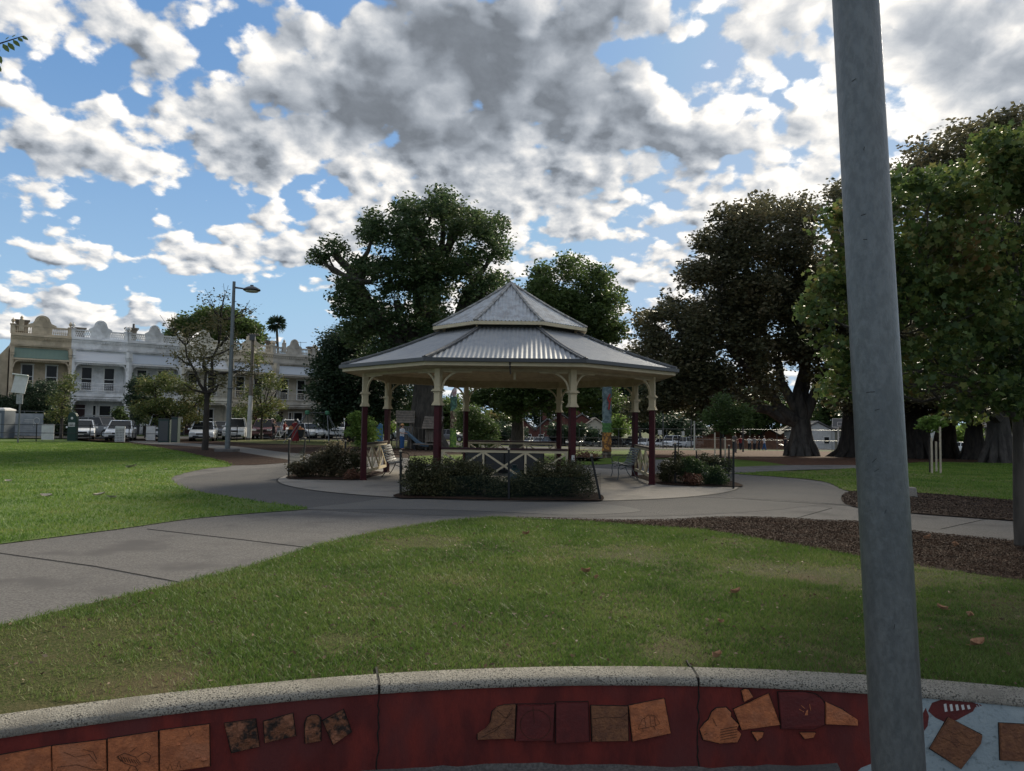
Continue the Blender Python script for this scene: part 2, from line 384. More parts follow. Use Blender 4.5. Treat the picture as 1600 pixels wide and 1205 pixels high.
M['mulch'] = material('bark_mulch', (.018, .012, .010), .95, (.065, .042, .032), 38, 1.2, 45, col3=(.034, .024, .019), scale3=1.5, detail=6, lo=.38, hi=.66, spec=.04)
M['leaf_litter'] = material('leaf_litter', (.040, .022, .016), .95, (.105, .058, .038), 9, 1, 20, col3=(.06, .036, .026), scale3=.6, detail=8, spec=.04)
M['road'] = material('road_asphalt', (.05, .05, .052), .9, (.07, .07, .07), 3, .2, spec=.04)
M['ground'] = material('park_ground', (.035, .055, .018), .95, (.055, .07, .026), 1.5, .6, 12, col3=(.06, .05, .03), scale3=.08, detail=6, spec=.04)
M['dirt'] = material('pale_dirt', (.20, .17, .13), .95, (.26, .23, .18), 4, .3, spec=.04)
M['coping'] = material('aggregate_coping', (.33, .31, .265), .95, (.05, .047, .042), 95, 1.3, 110, col3=(.22, .205, .175), scale3=2.5, spec=.1, lo=.50, hi=.62, detail=5)
M['red_paint'] = material('oxblood_paint', (.145, .026, .021), .75, (.080, .018, .017), 6, .22, 70, col3=(.095, .026, .025), scale3=2.6, detail=9, spec=.12, stretch=(1, 1, .45))
M['blue_paint'] = material('faded_blue_paint', (.25, .30, .32), .8, (.12, .15, .16), 30, .3, 50, col3=(.30, .345, .36), scale3=5, detail=8, lo=.52, hi=.75)
M['crack_and_tile_shade'] = material('joint_gap_and_tile_shade', (.012, .011, .010), .95)  # joints and cracks, also the contact shade painted round the tiles
M['terracotta'] = material('terracotta', (.40, .135, .055), .8, (.27, .09, .04), 18, .6, 60, col3=(.34, .13, .065), scale3=6)
M['terracotta_brown'] = material('brown_terracotta', (.18, .080, .040), .8, (.12, .052, .03), 20, .7, 60, col3=(.16, .07, .035), scale3=7)
M['terracotta_burnt'] = material('burnt_terracotta', (.15, .06, .03), .8, (.022, .015, .012), 17, .9, 50, col3=(.24, .10, .055), scale3=14, lo=.42, hi=.58)
M['tile_red'] = material('red_glazed_tile', (.10, .018, .017), .5, (.075, .015, .015), 12, .2, 60)
M['incised'] = material('incised_line', (.045, .020, .012), .9)
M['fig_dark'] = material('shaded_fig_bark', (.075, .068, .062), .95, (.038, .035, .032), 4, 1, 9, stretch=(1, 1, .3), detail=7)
M['galv'] = material('galvanised_pole', (.095, .107, .113), .42, (.128, .142, .148), 60, .12, 90, metal=.55, spec=.5, col3=(.080, .092, .098), scale3=2.2, stretch=(1, 1, .5), detail=7)
M['roof'] = material('corrugated_zinc', (.20, .21, .225), .6, (.25, .26, .27), 4, 0, metal=.1, spec=.5, col3=(.24, .25, .26), scale3=1.1, detail=7)
M['roof_old'] = material('weathered_zinc', (.36, .38, .40), .6, (.28, .29, .30), 5, 0, metal=.1, spec=.4, col3=(.24, .24, .24), scale3=2.5, detail=8)
M['ridge'] = material('dark_ridge_cap', (.075, .078, .082), .5, (.12, .122, .125), 6, metal=.3)
M['ridge_light'] = material('pale_ridge_cap', (.33, .33, .32), .6, (.15, .145, .14), 9, detail=7)
M['gutter'] = material('dark_gutter', (.035, .037, .042), .4, spec=.5)
M['cream'] = material('cream_paint', (.50, .43, .29), .6, (.45, .38, .26), 6, .05)
M['cream_deep'] = material('deeper_cream_paint', (.40, .33, .22), .7, (.33, .27, .18), 5, .1)  # darker cream for the beam, soffits, ceiling boards and lantern posts
M['maroon'] = material('maroon_paint', (.050, .007, .011), .55, (.034, .006, .009), 6, .05, spec=.2)
M['maroon_dark'] = material('dark_rail_paint', (.03, .010, .012), .5)
M['black'] = material('black_steel', (.012, .013, .014), .5)
M['slat'] = material('grey_timber_slat', (.30, .31, .32), .6, (.20, .205, .21), 14, .1, stretch=(1, 1, 1))
M['slat_dark'] = material('dark_timber_slat', (.06, .075, .075), .45, (.10, .115, .115), 12, .1)
M['white'] = material('white_paint', (.70, .70, .68), .5)
M['offwhite'] = material('off_white_sheet', (.5, .5, .49), .6, (.42, .42, .41), 3)
M['glass'] = material('dark_window_glass', (.010, .012, .014), .25, spec=.25)
M['rubber'] = material('tyre_rubber', (.015, .015, .015), .85)
M['rim'] = material('alloy_rim', (.35, .36, .37), .35, metal=.7)
M['lamp_lens'] = material('headlight_lens', (.5, .52, .53), .15, spec=.8)
M['tail'] = material('tail_lamp', (.25, .01, .01), .25)
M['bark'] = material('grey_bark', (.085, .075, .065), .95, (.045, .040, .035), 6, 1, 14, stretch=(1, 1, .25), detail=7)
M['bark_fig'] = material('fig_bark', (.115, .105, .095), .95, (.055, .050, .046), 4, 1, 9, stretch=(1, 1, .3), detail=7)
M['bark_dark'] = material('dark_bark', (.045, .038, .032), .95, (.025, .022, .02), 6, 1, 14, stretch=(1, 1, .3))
M['stem'] = material('shrub_stem', (.05, .04, .03), .95)
M['timber'] = material('weathered_timber', (.17, .145, .12), .85, (.11, .095, .08), 6, .3, 20, stretch=(1, 1, .4))
M['stake'] = material('pale_stake', (.42, .36, .28), .85, (.34, .29, .22), 9)
M['brick'] = material('red_brick', (.125, .048, .040), .9, (.09, .038, .032), 3, .2)
L_ = leaf_material
M['l_elm'] = L_('elm_leaves', [(.013, .028, .012), (.028, .054, .020), (.052, .084, .030), (.085, .112, .042)], .36)
M['l_ever'] = L_('dark_evergreen_leaves', [(.012, .024, .014), (.022, .042, .020), (.038, .062, .028)], .22)
M['l_mid'] = L_('mid_green_leaves', [(.026, .045, .014), (.045, .075, .020), (.075, .115, .030)], .38)
M['l_fig'] = L_('fig_leaves', [(.030, .034, .018), (.053, .056, .028), (.086, .082, .040), (.125, .100, .053)], .32, .45)
M['l_oak'] = L_('oak_leaves', [(.018, .034, .020), (.034, .062, .018), (.058, .098, .024), (.105, .130, .032), (.13, .08, .03)], .32, .5, clump=.5)
M['l_autumn'] = L_('olive_orange_leaves', [(.028, .050, .016), (.055, .080, .022), (.090, .105, .030), (.15, .105, .035)], .35)
M['l_sparse'] = L_('olive_leaves', [(.055, .060, .025), (.11, .10, .042), (.17, .14, .06)], .3)
M['l_bright'] = L_('bright_green_leaves', [(.05, .10, .018), (.10, .17, .03), (.16, .22, .045)], .4)
M['l_hedge'] = L_('dark_hedge_leaves', [(.014, .016, .008), (.030, .034, .013), (.052, .056, .022), (.09, .08, .038)], .15, clump=1.4)
M['l_scrub'] = L_('dry_scrub_leaves', [(.035, .035, .020), (.060, .055, .028), (.10, .075, .045)], .2, clump=1.4)
M['l_rust'] = L_('rusty_scrub_leaves', [(.07, .035, .022), (.12, .055, .035), (.16, .085, .05)], .2, clump=1.4)
M['l_straw'] = L_('straw_plumes', [(.16, .13, .075), (.24, .20, .12), (.32, .27, .17)], .3)
# ------------------------------------------------------------ ground
M['lawn_bright'] = material('left_lawn_turf', (.045, .085, .010), .95, (.075, .12, .018), 30, .8, 60, col3=(.09, .12, .02), scale3=.25)
WC = Vector((1.0, -2.88, 0)); RO = 7.82; RI = 7.57; RF = 7.585     # curved wall: centre, back, nose and face radius
PLAZA = -.52
def smooth_poly(pts, n=5):
    """closed outline through the points, rounded"""
    k = len(pts); out = []
    for i in range(k):
        a, b, c, d = (Vector(pts[(i+j) % k]) for j in (-1, 0, 1, 2))
        q0 = (b-c).length
        if q0 < .05 or (a-b).length > 4*q0 or (c-d).length > 4*q0 or (q0 > 7 and max(a.y, b.y) < 30): out.append(b); continue
        for q in range(n):
            t = q/n; out.append(.5*((2*b)+(c-a)*t+(2*a-5*b+4*c-d)*t*t+(3*b-a-3*c+d)*t**3))
    return out
def sheet(name, pts, lift, mat, smooth=True, kind='structure', n=5):
    w = [G(*p) if len(p) == 2 else Vector(p) for p in pts]
    w = [Vector((p.x, p.y, 0)) for p in w]
    if smooth: w = smooth_poly(w, n)
    bm = bmesh.new(); vs = [bm.verts.new(p) for p in w]; bm.faces.new(vs); bmesh.ops.triangulate(bm, faces=bm.faces[:])
    ys = [p.y for p in w]; xs = [p.x for p in w]
    if max(ys) > 32:
        for y in np.arange(34, min(max(ys), 150), 6): bmesh.ops.bisect_plane(bm, geom=bm.verts[:]+bm.edges[:]+bm.faces[:], plane_co=(0, y, 0), plane_no=(0, 1, 0))
        for x in np.arange(-14, 16, 4): bmesh.ops.bisect_plane(bm, geom=bm.verts[:]+bm.edges[:]+bm.faces[:], plane_co=(x, 0, 0), plane_no=(1, 0, 0))
    for v in bm.verts: v.co.z = tz(v.co.x, v.co.y)+lift
    for f in bm.faces:
        if f.normal.z < 0: f.normal_flip()
    me = bpy.data.meshes.new(name); bm.to_mesh(me); bm.free(); me.materials.append(mat)
    o = bpy.data.objects.new(name, me); COL.objects.link(o); o['kind'] = kind; return o, np.array([(p.x, p.y) for p in w])
def inside(poly, X, Y):
    n = len(poly); c = np.zeros(len(X), bool); j = n-1
    for i in range(n):
        xi, yi = poly[i]; xj, yj = poly[j]
        if yi != yj: c ^= ((yi > Y) != (yj > Y)) & (X < (xj-xi)*(Y-yi)/(yj-yi)+xi)
        j = i
    return c
g = MB()
xs = [-700, -300, -150, -80, -50, -34]+list(range(-26, 27, 4))+[34, 50, 80, 150, 300, 700]
ys = [6, 12, 20, 28, 34]+list(range(40, 149, 6))+[200, 400, 1200]
g.add([(x, y, tz(x, y)) for y in ys for x in xs], [(j*len(xs)+i, j*len(xs)+i+1, (j+1)*len(xs)+i+1, (j+1)*len(xs)+i) for j in range(len(ys)-1) for i in range(len(xs)-1)])
nn_ = 96; vs = []
for k in range(nn_):
    a = 2*math.pi*k/nn_; d = Vector((math.cos(a), math.sin(a), 0)); p = WC+d*(RO-.06)
    t = min([((x-WC.x)/d.x) for x in (-700, 700) if abs(d.x) > 1e-6 and (x-WC.x)/d.x > 0]+[((y-WC.y)/d.y) for y in (-200, 6) if abs(d.y) > 1e-6 and (y-WC.y)/d.y > 0])
    vs += [p, WC+d*t]
g.add(vs, [(2*k, 2*k+1, (2*k+3) % (2*nn_), (2*k+2) % (2*nn_)) for k in range(nn_)])
o = g.build('ground', M['ground']); o['kind'] = 'structure'
pz = MB(); pz.lathe([(0.01, PLAZA), (RF+.12, PLAZA), (RF+.12, PLAZA-.1), (.01, PLAZA-.1)], WC, 96); o = pz.build('plaza_floor', M['path']); o['kind'] = 'structure'
GC = Vector((-.065, 21.72, 0)); GROT = R(-1.4)
sheet('path', [(-900, 880), (-1500, 1000), (-900, 1500), (-200, 1150), (0, 1060), (100, 1010), (200, 985), (290, 960), (400, 925), (500, 890), (600, 862), (700, 840), (780, 828), (820, 828), (940, 830), (1110, 828), (1200, 826), (1290, 830), (1420, 845), (1600, 865), (1850, 880), (1850, 810), (1600, 780), (1340, 757), (1148, 722), (1000, 718), (900, 720), (640, 714), (430, 703), (250, 730), (150, 800)], .008, M['path'])
circ = [(GC.x+9.0*math.cos(2*math.pi*k/48), GC.y+9.0*math.sin(2*math.pi*k/48), 0) for k in range(48)]
sheet('plaza_asphalt', circ, .012, M['asphalt'], False)
sheet('pale_path_band', [(478, 797), (560, 786), (625, 779), (760, 784), (940, 789), (1000, 800), (900, 806), (820, 803), (700, 798), (600, 797)], .016, M['band'])
circ = [(GC.x+6.45*math.cos(2*math.pi*k/96), GC.y+6.45*math.sin(2*math.pi*k/96), 0) for k in range(96)]
sheet('gazebo_floor', circ, .024, M['slab'], False)
e = MB()
for (ra, rb) in ((6.45, 6.50),):
    vs = []; nk = 128
    for k in range(nk): a = 2*math.pi*k/nk; vs += [(GC.x+ra*math.cos(a), GC.y+ra*math.sin(a), .0245), (GC.x+rb*math.cos(a), GC.y+rb*math.sin(a), .018)]
    e.add(vs, [(2*k, 2*k+1, (2*k+3) % (2*nk), (2*k+2) % (2*nk)) for k in range(nk)])
o = e.build('floor_edge_joint', M['crack_and_tile_shade']); o['kind'] = 'structure'
# joints sawn in the concrete paths
jj = MB()
for pts in ([(0, 866), (150, 887), (292, 914)], [(230, 828), (380, 845), (505, 860)], [(1470, 828), (1560, 808)], [(1240, 812), (1300, 795)]):
    w = [G(*p) for p in pts]
    for a, b in zip(w[:-1], w[1:]): a = a.copy(); b = b.copy(); a.z = b.z = .0135; jj.bar(a, b, .006, .006)
o = jj.build('path_joints', M['crack_and_tile_shade']); o['kind'] = 'structure'
jl = MB(); w = [G(*p) for p in [(1080, 777), (1150, 780), (1230, 785), (1325, 791), (1345, 793)]]
for a, b in zip(w[:-1], w[1:]): a.z = b.z = .0165; jl.bar(a, b, .035, .006)
o = jl.build('pale_joint', M['slab']); o['kind'] = 'structure'
sheet('patched_asphalt', [(1165, 769), (1250, 772), (1326, 777), (1330, 782), (1318, 789), (1230, 783), (1148, 778)], .016, M['asphalt'])
arc = [WC+Vector((math.sin(a), math.cos(a), 0))*(RO-.03) for a in np.linspace(R(62), R(-50), 60)]
near_pts = [(-420, 1120), (0, 980), (100, 956), (200, 932), (290, 912), (400, 884), (500, 852), (600, 830), (700, 815), (780, 809), (880, 814), (1000, 823), (1100, 830), (1250, 855), (1350, 873), (1430, 886), (1600, 910), (1900, 960)]
o, NEAR = sheet('near_lawn', [tuple(G(*p)) for p in near_pts]+[(12, 2, 0)]+[tuple(p) for p in arc]+[(-7, 3.2, 0)], .018, M['grass_soil'], False)
o, LEFT = sheet('left_lawn', [(-600, 684), (0, 684), (60, 685), (120, 687), (200, 693), (260, 702), (310, 712), (362, 727), (322, 733), (285, 741), (268, 748), (275, 757), (300, 767), (350, 776), (420, 787), (480, 796), (400, 803), (300, 812), (180, 829), (0, 852), (-150, 871), (-350, 897), (-900, 960), (-1400, 960)], .018, M['lawn_bright'])
o, RIGHT = sheet('right_lawn', [(1148, 741), (1200, 738), (1300, 735), (1400, 727), (1500, 722), (1620, 726), (1850, 740), (1850, 800), (1600, 785), (1420, 771), (1330, 769), (1290, 754), (1230, 747)], .026, M['park_grass'])
o, MUL = sheet('mulch_wedge', [(800, 811), (940, 815), (1040, 815), (1110, 811), (1200, 811), (1290, 816), (1345, 818), (1420, 832), (1600, 850), (1880, 884), (1900, 960), (1600, 910), (1430, 886), (1350, 874), (1250, 856), (1100, 831), (1000, 824), (880, 815)], .018, M['mulch'], n=3)
o, MUL2 = sheet('mulch_strip', [(1328, 770), (1420, 771), (1600, 785), (1850, 806), (1850, 842), (1600, 817), (1420, 803), (1323, 790)], .028, M['mulch'])
sheet('left_mulch', [(125, 685), (200, 690), (300, 697), (355, 704), (450, 718), (452, 723), (400, 727), (362, 728), (310, 713), (260, 704), (200, 695), (110, 688)], .018, M['mulch'])
sheet('far_left_mulch', [(130, 684), (260, 686), (345, 690), (455, 694), (640, 700), (900, 706), (900, 714), (640, 716), (560, 714), (450, 709), (345, 697), (210, 689)], .018, M['mulch'])
sheet('left_footpath', [(205, 689), (345, 696), (450, 708), (560, 715), (600, 722), (520, 727), (450, 719), (355, 704), (300, 698), (220, 693)], .020, M['band'])
sheet('play_grass', [(360, 688), (455, 688), (640, 696), (900, 698), (900, 707), (640, 702), (455, 695), (360, 691)], .024, M['dry_grass'])
sheet('back_lawn', [(640, 714), (900, 706), (1010, 705), (1010, 724), (900, 728), (760, 728), (640, 724)], .026, M['park_grass'])
sheet('back_lawn_strip', [(1100, 712), (1150, 712), (1200, 716), (1240, 727), (1200, 731), (1100, 733)], .030, M['park_grass'])
sheet('fig_tree_mulch', [(1010, 704), (1150, 704), (1300, 706), (1440, 707), (1620, 711), (1900, 716), (1900, 735), (1600, 726), (1480, 722), (1345, 728), (1230, 728), (1120, 716), (1010, 716)], .034, M['leaf_litter'], False)
sheet('right_footpath', [(1100, 733), (1148, 731), (1240, 728), (1345, 727), (1400, 725), (1400, 728), (1345, 733), (1240, 736), (1148, 741), (1100, 741)], .032, M['path'])
sheet('court_path', [(860, 698), (1000, 699.6), (1140, 702), (1320, 704), (1340, 702), (1140, 700.3), (1000, 698), (860, 696)], .02, M['dirt'], False)
sheet('street', [(-40-30, 44, 0), (-14, 66, 0), (-4, 73, 0), (30, 98, 0), (22, 108, 0), (-20, 78, 0), (-46, 59, 0), (-85, 30, 0)], .03, M['road'], False)
sheet('car_park', [(-14, 112, 0), (60, 112, 0), (60, 134, 0), (-14, 134, 0)], .03, M['road'], False)
# ------------------------------------------------------------ grass blades
gl = leaf_material('grass_blades', [(.022, .050, .008), (.044, .090, .013), (.070, .126, .020), (.110, .148, .036), (.20, .175, .085)], .35, .6, clump=.9)
def vnoise(X, Y, s, seed):
    r = np.random.default_rng(seed); ph = r.random((6, 3))*6.28; fr = r.normal(size=(6, 2))*s; out = 0
    for k in range(6): out = out+np.sin(X*fr[k, 0]+Y*fr[k, 1]+ph[k, 0]+1.5*np.sin(X*fr[k, 1]*.7+ph[k, 1]))
    return out/6
BARE = [(430, 845, .5), (655, 850, .55), (60, 1015, .6), (200, 1075, .35), (40, 1075, .5), (1000, 868, .7), (1180, 895, .55), (1330, 905, .7), (1530, 900, .8), (1590, 960, .6), (1050, 1020, .3), (250, 1060, .3), (520, 1010, .25)]
gl2 = leaf_material('bright_grass_blades', [(.030, .075, .008), (.060, .128, .014), (.095, .172, .022), (.145, .195, .036), (.22, .20, .08)], .35, .6, clump=.9)
def blades(name, poly, n, y0, y1, x0, x1, hgt, wid, seed, power=1.0, bare=True, label=None):
    r = np.random.default_rng(seed); m = int(n*2.2)
    Y = y0+(y1-y0)*r.random(m)**power; X = x0+(x1-x0)*r.random(m)
    X += Y*0
    k = inside(poly, X+.05*r.normal(size=m), Y+.05*r.normal(size=m)); X, Y = X[k], Y[k]
    k = np.abs(X) < Y*.80+1.2; X, Y = X[k], Y[k]
    d = .5+.5*vnoise(X, Y, 3.0, 5)+.35*vnoise(X, Y, 11, 6)
    if bare:
        for (bx, by, br) in BARE:
            c = G(bx, by); d = d-.72*np.exp(-((X-c.x)**2+((Y-c.y)*.8)**2)/(br*br)*1.2)
    k = r.random(len(X)) < np.clip(.40+d*1.4, .12, 1); X, Y, d = X[k], Y[k], d[k]
    X, Y, d = X[:n], Y[:n], d[:n]; q = len(X)
    a = r.random(q)*6.283; h = hgt*(.5+.8*r.random(q))*(.75+.4*np.clip(d, 0, 1)); w = wid*(.6+.8*r.random(q))*(Y/6)**.45
    lx = r.normal(size=q)*h*.6; ly = r.normal(size=q)*h*.6
    Z = np.full(q, .02)
    V = np.stack([np.stack([X-np.cos(a)*w/2, Y-np.sin(a)*w/2, Z], 1), np.stack([X+np.cos(a)*w/2, Y+np.sin(a)*w/2, Z], 1), np.stack([X+lx, Y+ly, Z+h], 1)], 1)
    o = npmesh(name, V.reshape(-1, 3), np.arange(q*3).reshape(q, 3), gl if bare else gl2, None, np.where(d < .12, .55+.45*r.random(q), np.clip(r.random(q)**1.3*.8*(.65+.7*(.5+.5*vnoise(X, Y, 7, 12)))+.22*np.clip(vnoise(X, Y, 1.6, 14), -.3, 1), 0, 1)), 3)
    tag(o, label, 'grass', None, 'stuff')
blades('grass', NEAR, 420000, 4.2, 14.5, -8, 11, .034, .0065, 1, 1.35, label='short green grass blades with dry bare patches on the near lawn')
blades('grass', LEFT, 230000, 8, 48, -36, -2, .045, .011, 2, 1.6, False, label='bright green mown grass on the lawn left of the path')
blades('grass', RIGHT, 70000, 16, 36, 5, 26, .045, .012, 4, 1.3, False, 'dull green mown grass on the lawn right of the gazebo')
# bark chips on the near mulch
def chips(name, poly, n, y0, y1, x0, x1, cols, label, size=.05):
    r = np.random.default_rng(9); X = x0+(x1-x0)*r.random(n*3); Y = y0+(y1-y0)*r.random(n*3); k = inside(poly, X, Y); X, Y = X[k][:n], Y[k][:n]; q = len(X)
    C = np.stack([X, Y, np.full(q, .035)+.012*r.random(q)], 1)
    m = leaf_material(name+'_colour', cols, .0, .9, clump=3); o = leaf_cloud(name, C, size, m, None, LEAF4, .25, .7); tag(o, label, 'mulch', None, 'stuff')
chips('bark_chips', MUL, 120000, 7, 14, 0, 13, [(.016, .010, .007), (.042, .024, .015), (.085, .048, .030), (.15, .095, .062)], 'dark brown bark chips along the right edge of the near lawn', .019)
chips('bark_chips', MUL2, 42000, 12, 21, 5, 18, [(.012, .008, .007), (.03, .02, .015), (.07, .045, .033), (.14, .10, .07)], 'dark bark chips in the strip beyond the right footpath', .028)
# ------------------------------------------------------------ curved wall with clay tiles
def Wp(px, py):
    d = ray(px, py); a = d.x*d.x+d.y*d.y; b = -2*(d.x*WC.x+d.y*WC.y); c = WC.x**2+WC.y**2-RF*RF
    t = (-b+math.sqrt(b*b-4*a*c))/(2*a); p = Vector((0, 0, EYE))+d*t
    return math.atan2(p.x-WC.x, p.y-WC.y)*RF, p.z
def wpt(s, z, off=0): a = s/RF; return Vector((WC.x+math.sin(a)*(RF-off), WC.y+math.cos(a)*(RF-off), z))
def wall_sheet(name, px, th, mat, parent, bev=0, base=0.0, step=.12, world=False):
    pts = px if world else [Wp(*p) for p in px]
    bm = bmesh.new(); f = bm.faces.new([bm.verts.new((s, z, 0)) for s, z in pts]); 
    s0 = min(p[0] for p in pts); s1 = max(p[0] for p in pts)
    if s1-s0 > step*1.5:
        bmesh.ops.triangulate(bm, faces=bm.faces[:])
        for s in np.arange(s0+step, s1, step): bmesh.ops.bisect_plane(bm, geom=bm.verts[:]+bm.edges[:]+bm.faces[:], plane_co=(s, 0, 0), plane_no=(1, 0, 0))
    r = bmesh.ops.extrude_face_region(bm, geom=bm.faces[:])
    for v in r['geom']:
        if isinstance(v, bmesh.types.BMVert): v.co.z = 1
    if bev:
        for v in bm.verts: v.co.z *= th
        es = [e for e in bm.edges if len(e.link_faces) == 2 and min(v.co.z for v in e.verts) > th*.9 and e.calc_face_angle(0) > R(40)]
        bmesh.ops.bevel(bm, geom=es, offset=bev, segments=2, affect='EDGES', clamp_overlap=True)
        for v in bm.verts: v.co = wpt(v.co.x, v.co.y, base+v.co.z+(.0012*math.sin(v.co.x*90)+.0012*math.sin(v.co.y*110) if v.co.z > th*.5 else 0))
    else:
        for v in bm.verts: v.co = wpt(v.co.x, v.co.y, base+v.co.z*th)
    bmesh.ops.recalc_face_normals(bm, faces=bm.faces)
    me = bpy.data.meshes.new(name); bm.to_mesh(me); bm.free(); me.materials.append(mat); o = bpy.data.objects.new(name, me); COL.objects.link(o); o.parent = parent; return o
wall = thing('curved_wall', 'low curved wall painted oxblood red under a speckled coping, clay tiles on it', 'wall')
def arc_sweep(prof, a0, a1, n):
    """prof of (radius, z) swept between two angles"""
    m = MB(); vs = []; k = len(prof)
    for a in np.linspace(a0, a1, n):
        for (r_, z) in prof: vs.append((WC.x+math.sin(a)*r_, WC.y+math.cos(a)*r_, z))
    fs = [(i*k+j, i*k+(j+1) % k, (i+1)*k+(j+1) % k, (i+1)*k+j) for i in range(n-1) for j in range(k)]
    fs += [tuple(range(k)), tuple(range((n-1)*k, n*k))]
    return m.add(vs, fs)
A0, A1 = R(-58), R(60)
arc_sweep([(RF, -.020), (RO-.01, -.020), (RO-.01, PLAZA-.2), (RF, PLAZA-.2)], A0, A1, 90).build('wall_face', M['red_paint'], wall, smooth=True)
cop = [(RI, -.018), (RI-.004, -.008), (RI+.0, .008), (RI+.015, .022), (RI+.05, .034), (RO-.05, .036), (RO-.01, .02), (RO, -.05)]
jp = [Wp(592, 1095)[0]/RF, Wp(1091, 1090)[0]/RF]
edges = [A0, Wp(592, 1095)[0]/RF-.31, jp[0], jp[1], jp[1]+.30, A1]
for a, b in zip(edges[:-1], edges[1:]):
    arc_sweep(cop, a+.0010, b-.0010, max(8, int((b-a)*60))).build('coping_stone', M['coping'], wall, smooth=True)
c = MB()
for a in edges[1:-1]:
    s = a*RF; z = -.02; c.box(wpt(s, -.008, -.17), (.014, .34, .08), (0, 0, -a))
    x = s
    while z > PLAZA:
        x2 = s+random.uniform(-.008, .008); w = random.uniform(.004, .009)
        c.bar(wpt(x, z, .001), wpt(x2, z-.035, .001), w, .006, up=(0, 1, 0)); x = x2; z -= .033
c.build('joint_crack', M['crack_and_tile_shade'], wall)
wall_sheet('painted_panel', [(1322, 1225), (1345, 1200), (1370, 1190), (1400, 1160), (1430, 1110), (1442, 1090), (1460, 1088.5), (1560, 1095), (1700, 1106), (1800, 1118), (1800, 1260)], .003, M['blue_paint'], wall, step=.1)
wall_sheet('painted_shape', [(1440, 1118), (1446, 1106), (1451, 1118), (1449, 1134), (1441, 1145), (1436, 1140)], .002, M['tile_red'], wall, base=.003)
heart = wall_sheet('painted_shape', [(1450, 1111), (1456, 1098), (1473, 1092), (1508, 1092), (1526, 1100), (1520, 1111), (1494, 1125), (1476, 1128), (1461, 1121)], .002, M['tile_red'], wall, base=.003)
for k in range(5):
    x = 1474+k*9; wall_sheet('painted_stripe', [(x, 1100+k*.4), (x+4, 1099+k*.5), (x+6, 1111-k), (x+2, 1112-k)], .0012, M['offwhite'], heart, base=.005)
for k in range(3): wall_sheet('painted_stripe', [(1521+k*4, 1099+k), (1523+k*4, 1098+k), (1526+k*4, 1105-k), (1524+k*4, 1105-k)], .0012, M['tile_red'], heart, base=.003)
base_strip = [(x, 1196+3*math.sin(x*.013)+random.uniform(-2, 2)+max(0, (700-x))*.05) for x in range(560, 1330, 22)]
wall_sheet('mortar_strip', base_strip+[(1330, 1240), (560, 1250)], .006, M['path'], wall)
TILES = [
 ('terracotta', [(-25, 1184), (80, 1165), (82, 1215), (-25, 1222)], 'smooth clay tile at the left edge with a small raised knob'),
 ('terracotta', [(82, 1165), (166, 1155), (167, 1212), (83, 1215)], 'clay tile with a dotted border and thin flowing lines'),
 ('terracotta', [(169, 1154), (247, 1142), (248, 1206), (169, 1212)], 'clay tile with an incised striped creature'),
 ('terracotta', [(250, 1141), (327, 1131), (328, 1195), (250, 1206)], 'clay tile with raised leaf and shell lumps'),
 ('terracotta_burnt', [(351, 1130), (399, 1123), (405, 1165), (362, 1175)], 'burnt square tile, leftmost of the four scorched ones'),
 ('terracotta_burnt', [(412, 1127), (457, 1114), (462, 1148), (414, 1159)], 'scorched clay tile slanting up to the right'),
 ('terracotta_burnt', [(476, 1131), (480, 1121), (487, 1117), (495, 1117), (501, 1122), (501, 1156), (477, 1160)], 'small scorched tile with a rounded top'),
 ('terracotta_burnt', [(504, 1126), (536, 1108), (549, 1142), (521, 1162)], 'scorched tile tilted onto its corner'),
 ('terracotta_brown', [(746, 1146), (758, 1138), (766, 1128), (769, 1112), (776, 1104), (787, 1101), (805, 1100), (803, 1152), (746, 1154)], 'brown clay tile with a swept curved left edge'),
 ('tile_red', [(808, 1100), (866, 1100), (863, 1156), (805, 1156)], 'red glazed tile with an incised circle'),
 ('tile_red', [(868, 1097), (918, 1096), (920, 1157), (868, 1160)], 'plain red glazed tile'),
 ('terracotta_brown', [(923, 1102), (980, 1103), (981, 1156), (925, 1157)], 'brown clay tile pierced with rows of dots'),
 ('terracotta', [(982, 1102), (1037, 1091), (1047, 1144), (988, 1157)], 'orange clay tile with an incised dome drawing'),
 ('terracotta', [(1093, 1139), (1100, 1130), (1107, 1124), (1112, 1112), (1119, 1106), (1134, 1105), (1141, 1112), (1141, 1119), (1153, 1131), (1150, 1138), (1157, 1146), (1151, 1158), (1124, 1160), (1098, 1154)], 'clay head piece of the tile animal'),
 ('terracotta', [(1158, 1079), (1163, 1076), (1169, 1077), (1176, 1088), (1162, 1095)], 'small clay ear of the tile animal'),
 ('terracotta', [(1146, 1108), (1200, 1083), (1218, 1131), (1158, 1139)], 'square clay shoulder piece of the tile animal'),
 ('terracotta', [(1174, 1143), (1192, 1143), (1190, 1150), (1182, 1156)], 'front clay foot of the tile animal'),
 ('tile_red', [(1215, 1081), (1253, 1080), (1273, 1084), (1282, 1090), (1287, 1098), (1287, 1131), (1270, 1138), (1220, 1137)], 'dark red body piece of the tile animal'),
 ('terracotta', [(1249, 1144), (1273, 1144), (1270, 1151), (1256, 1153)], 'hind clay foot of the tile animal'),
 ('terracotta', [(1289, 1096), (1315, 1108), (1339, 1124), (1339, 1132), (1289, 1130)], 'tapering clay tail of the tile animal'),
 ('terracotta_brown', [(1481, 1120), (1533, 1148), (1531, 1160), (1500, 1200), (1452, 1168)], 'brown clay tile standing on its corner on the blue paint'),
 ('terracotta_brown', [(1560, 1129), (1612, 1132), (1612, 1189), (1562, 1186)], 'brown clay tile at the right edge on the blue paint')]
tiles = []
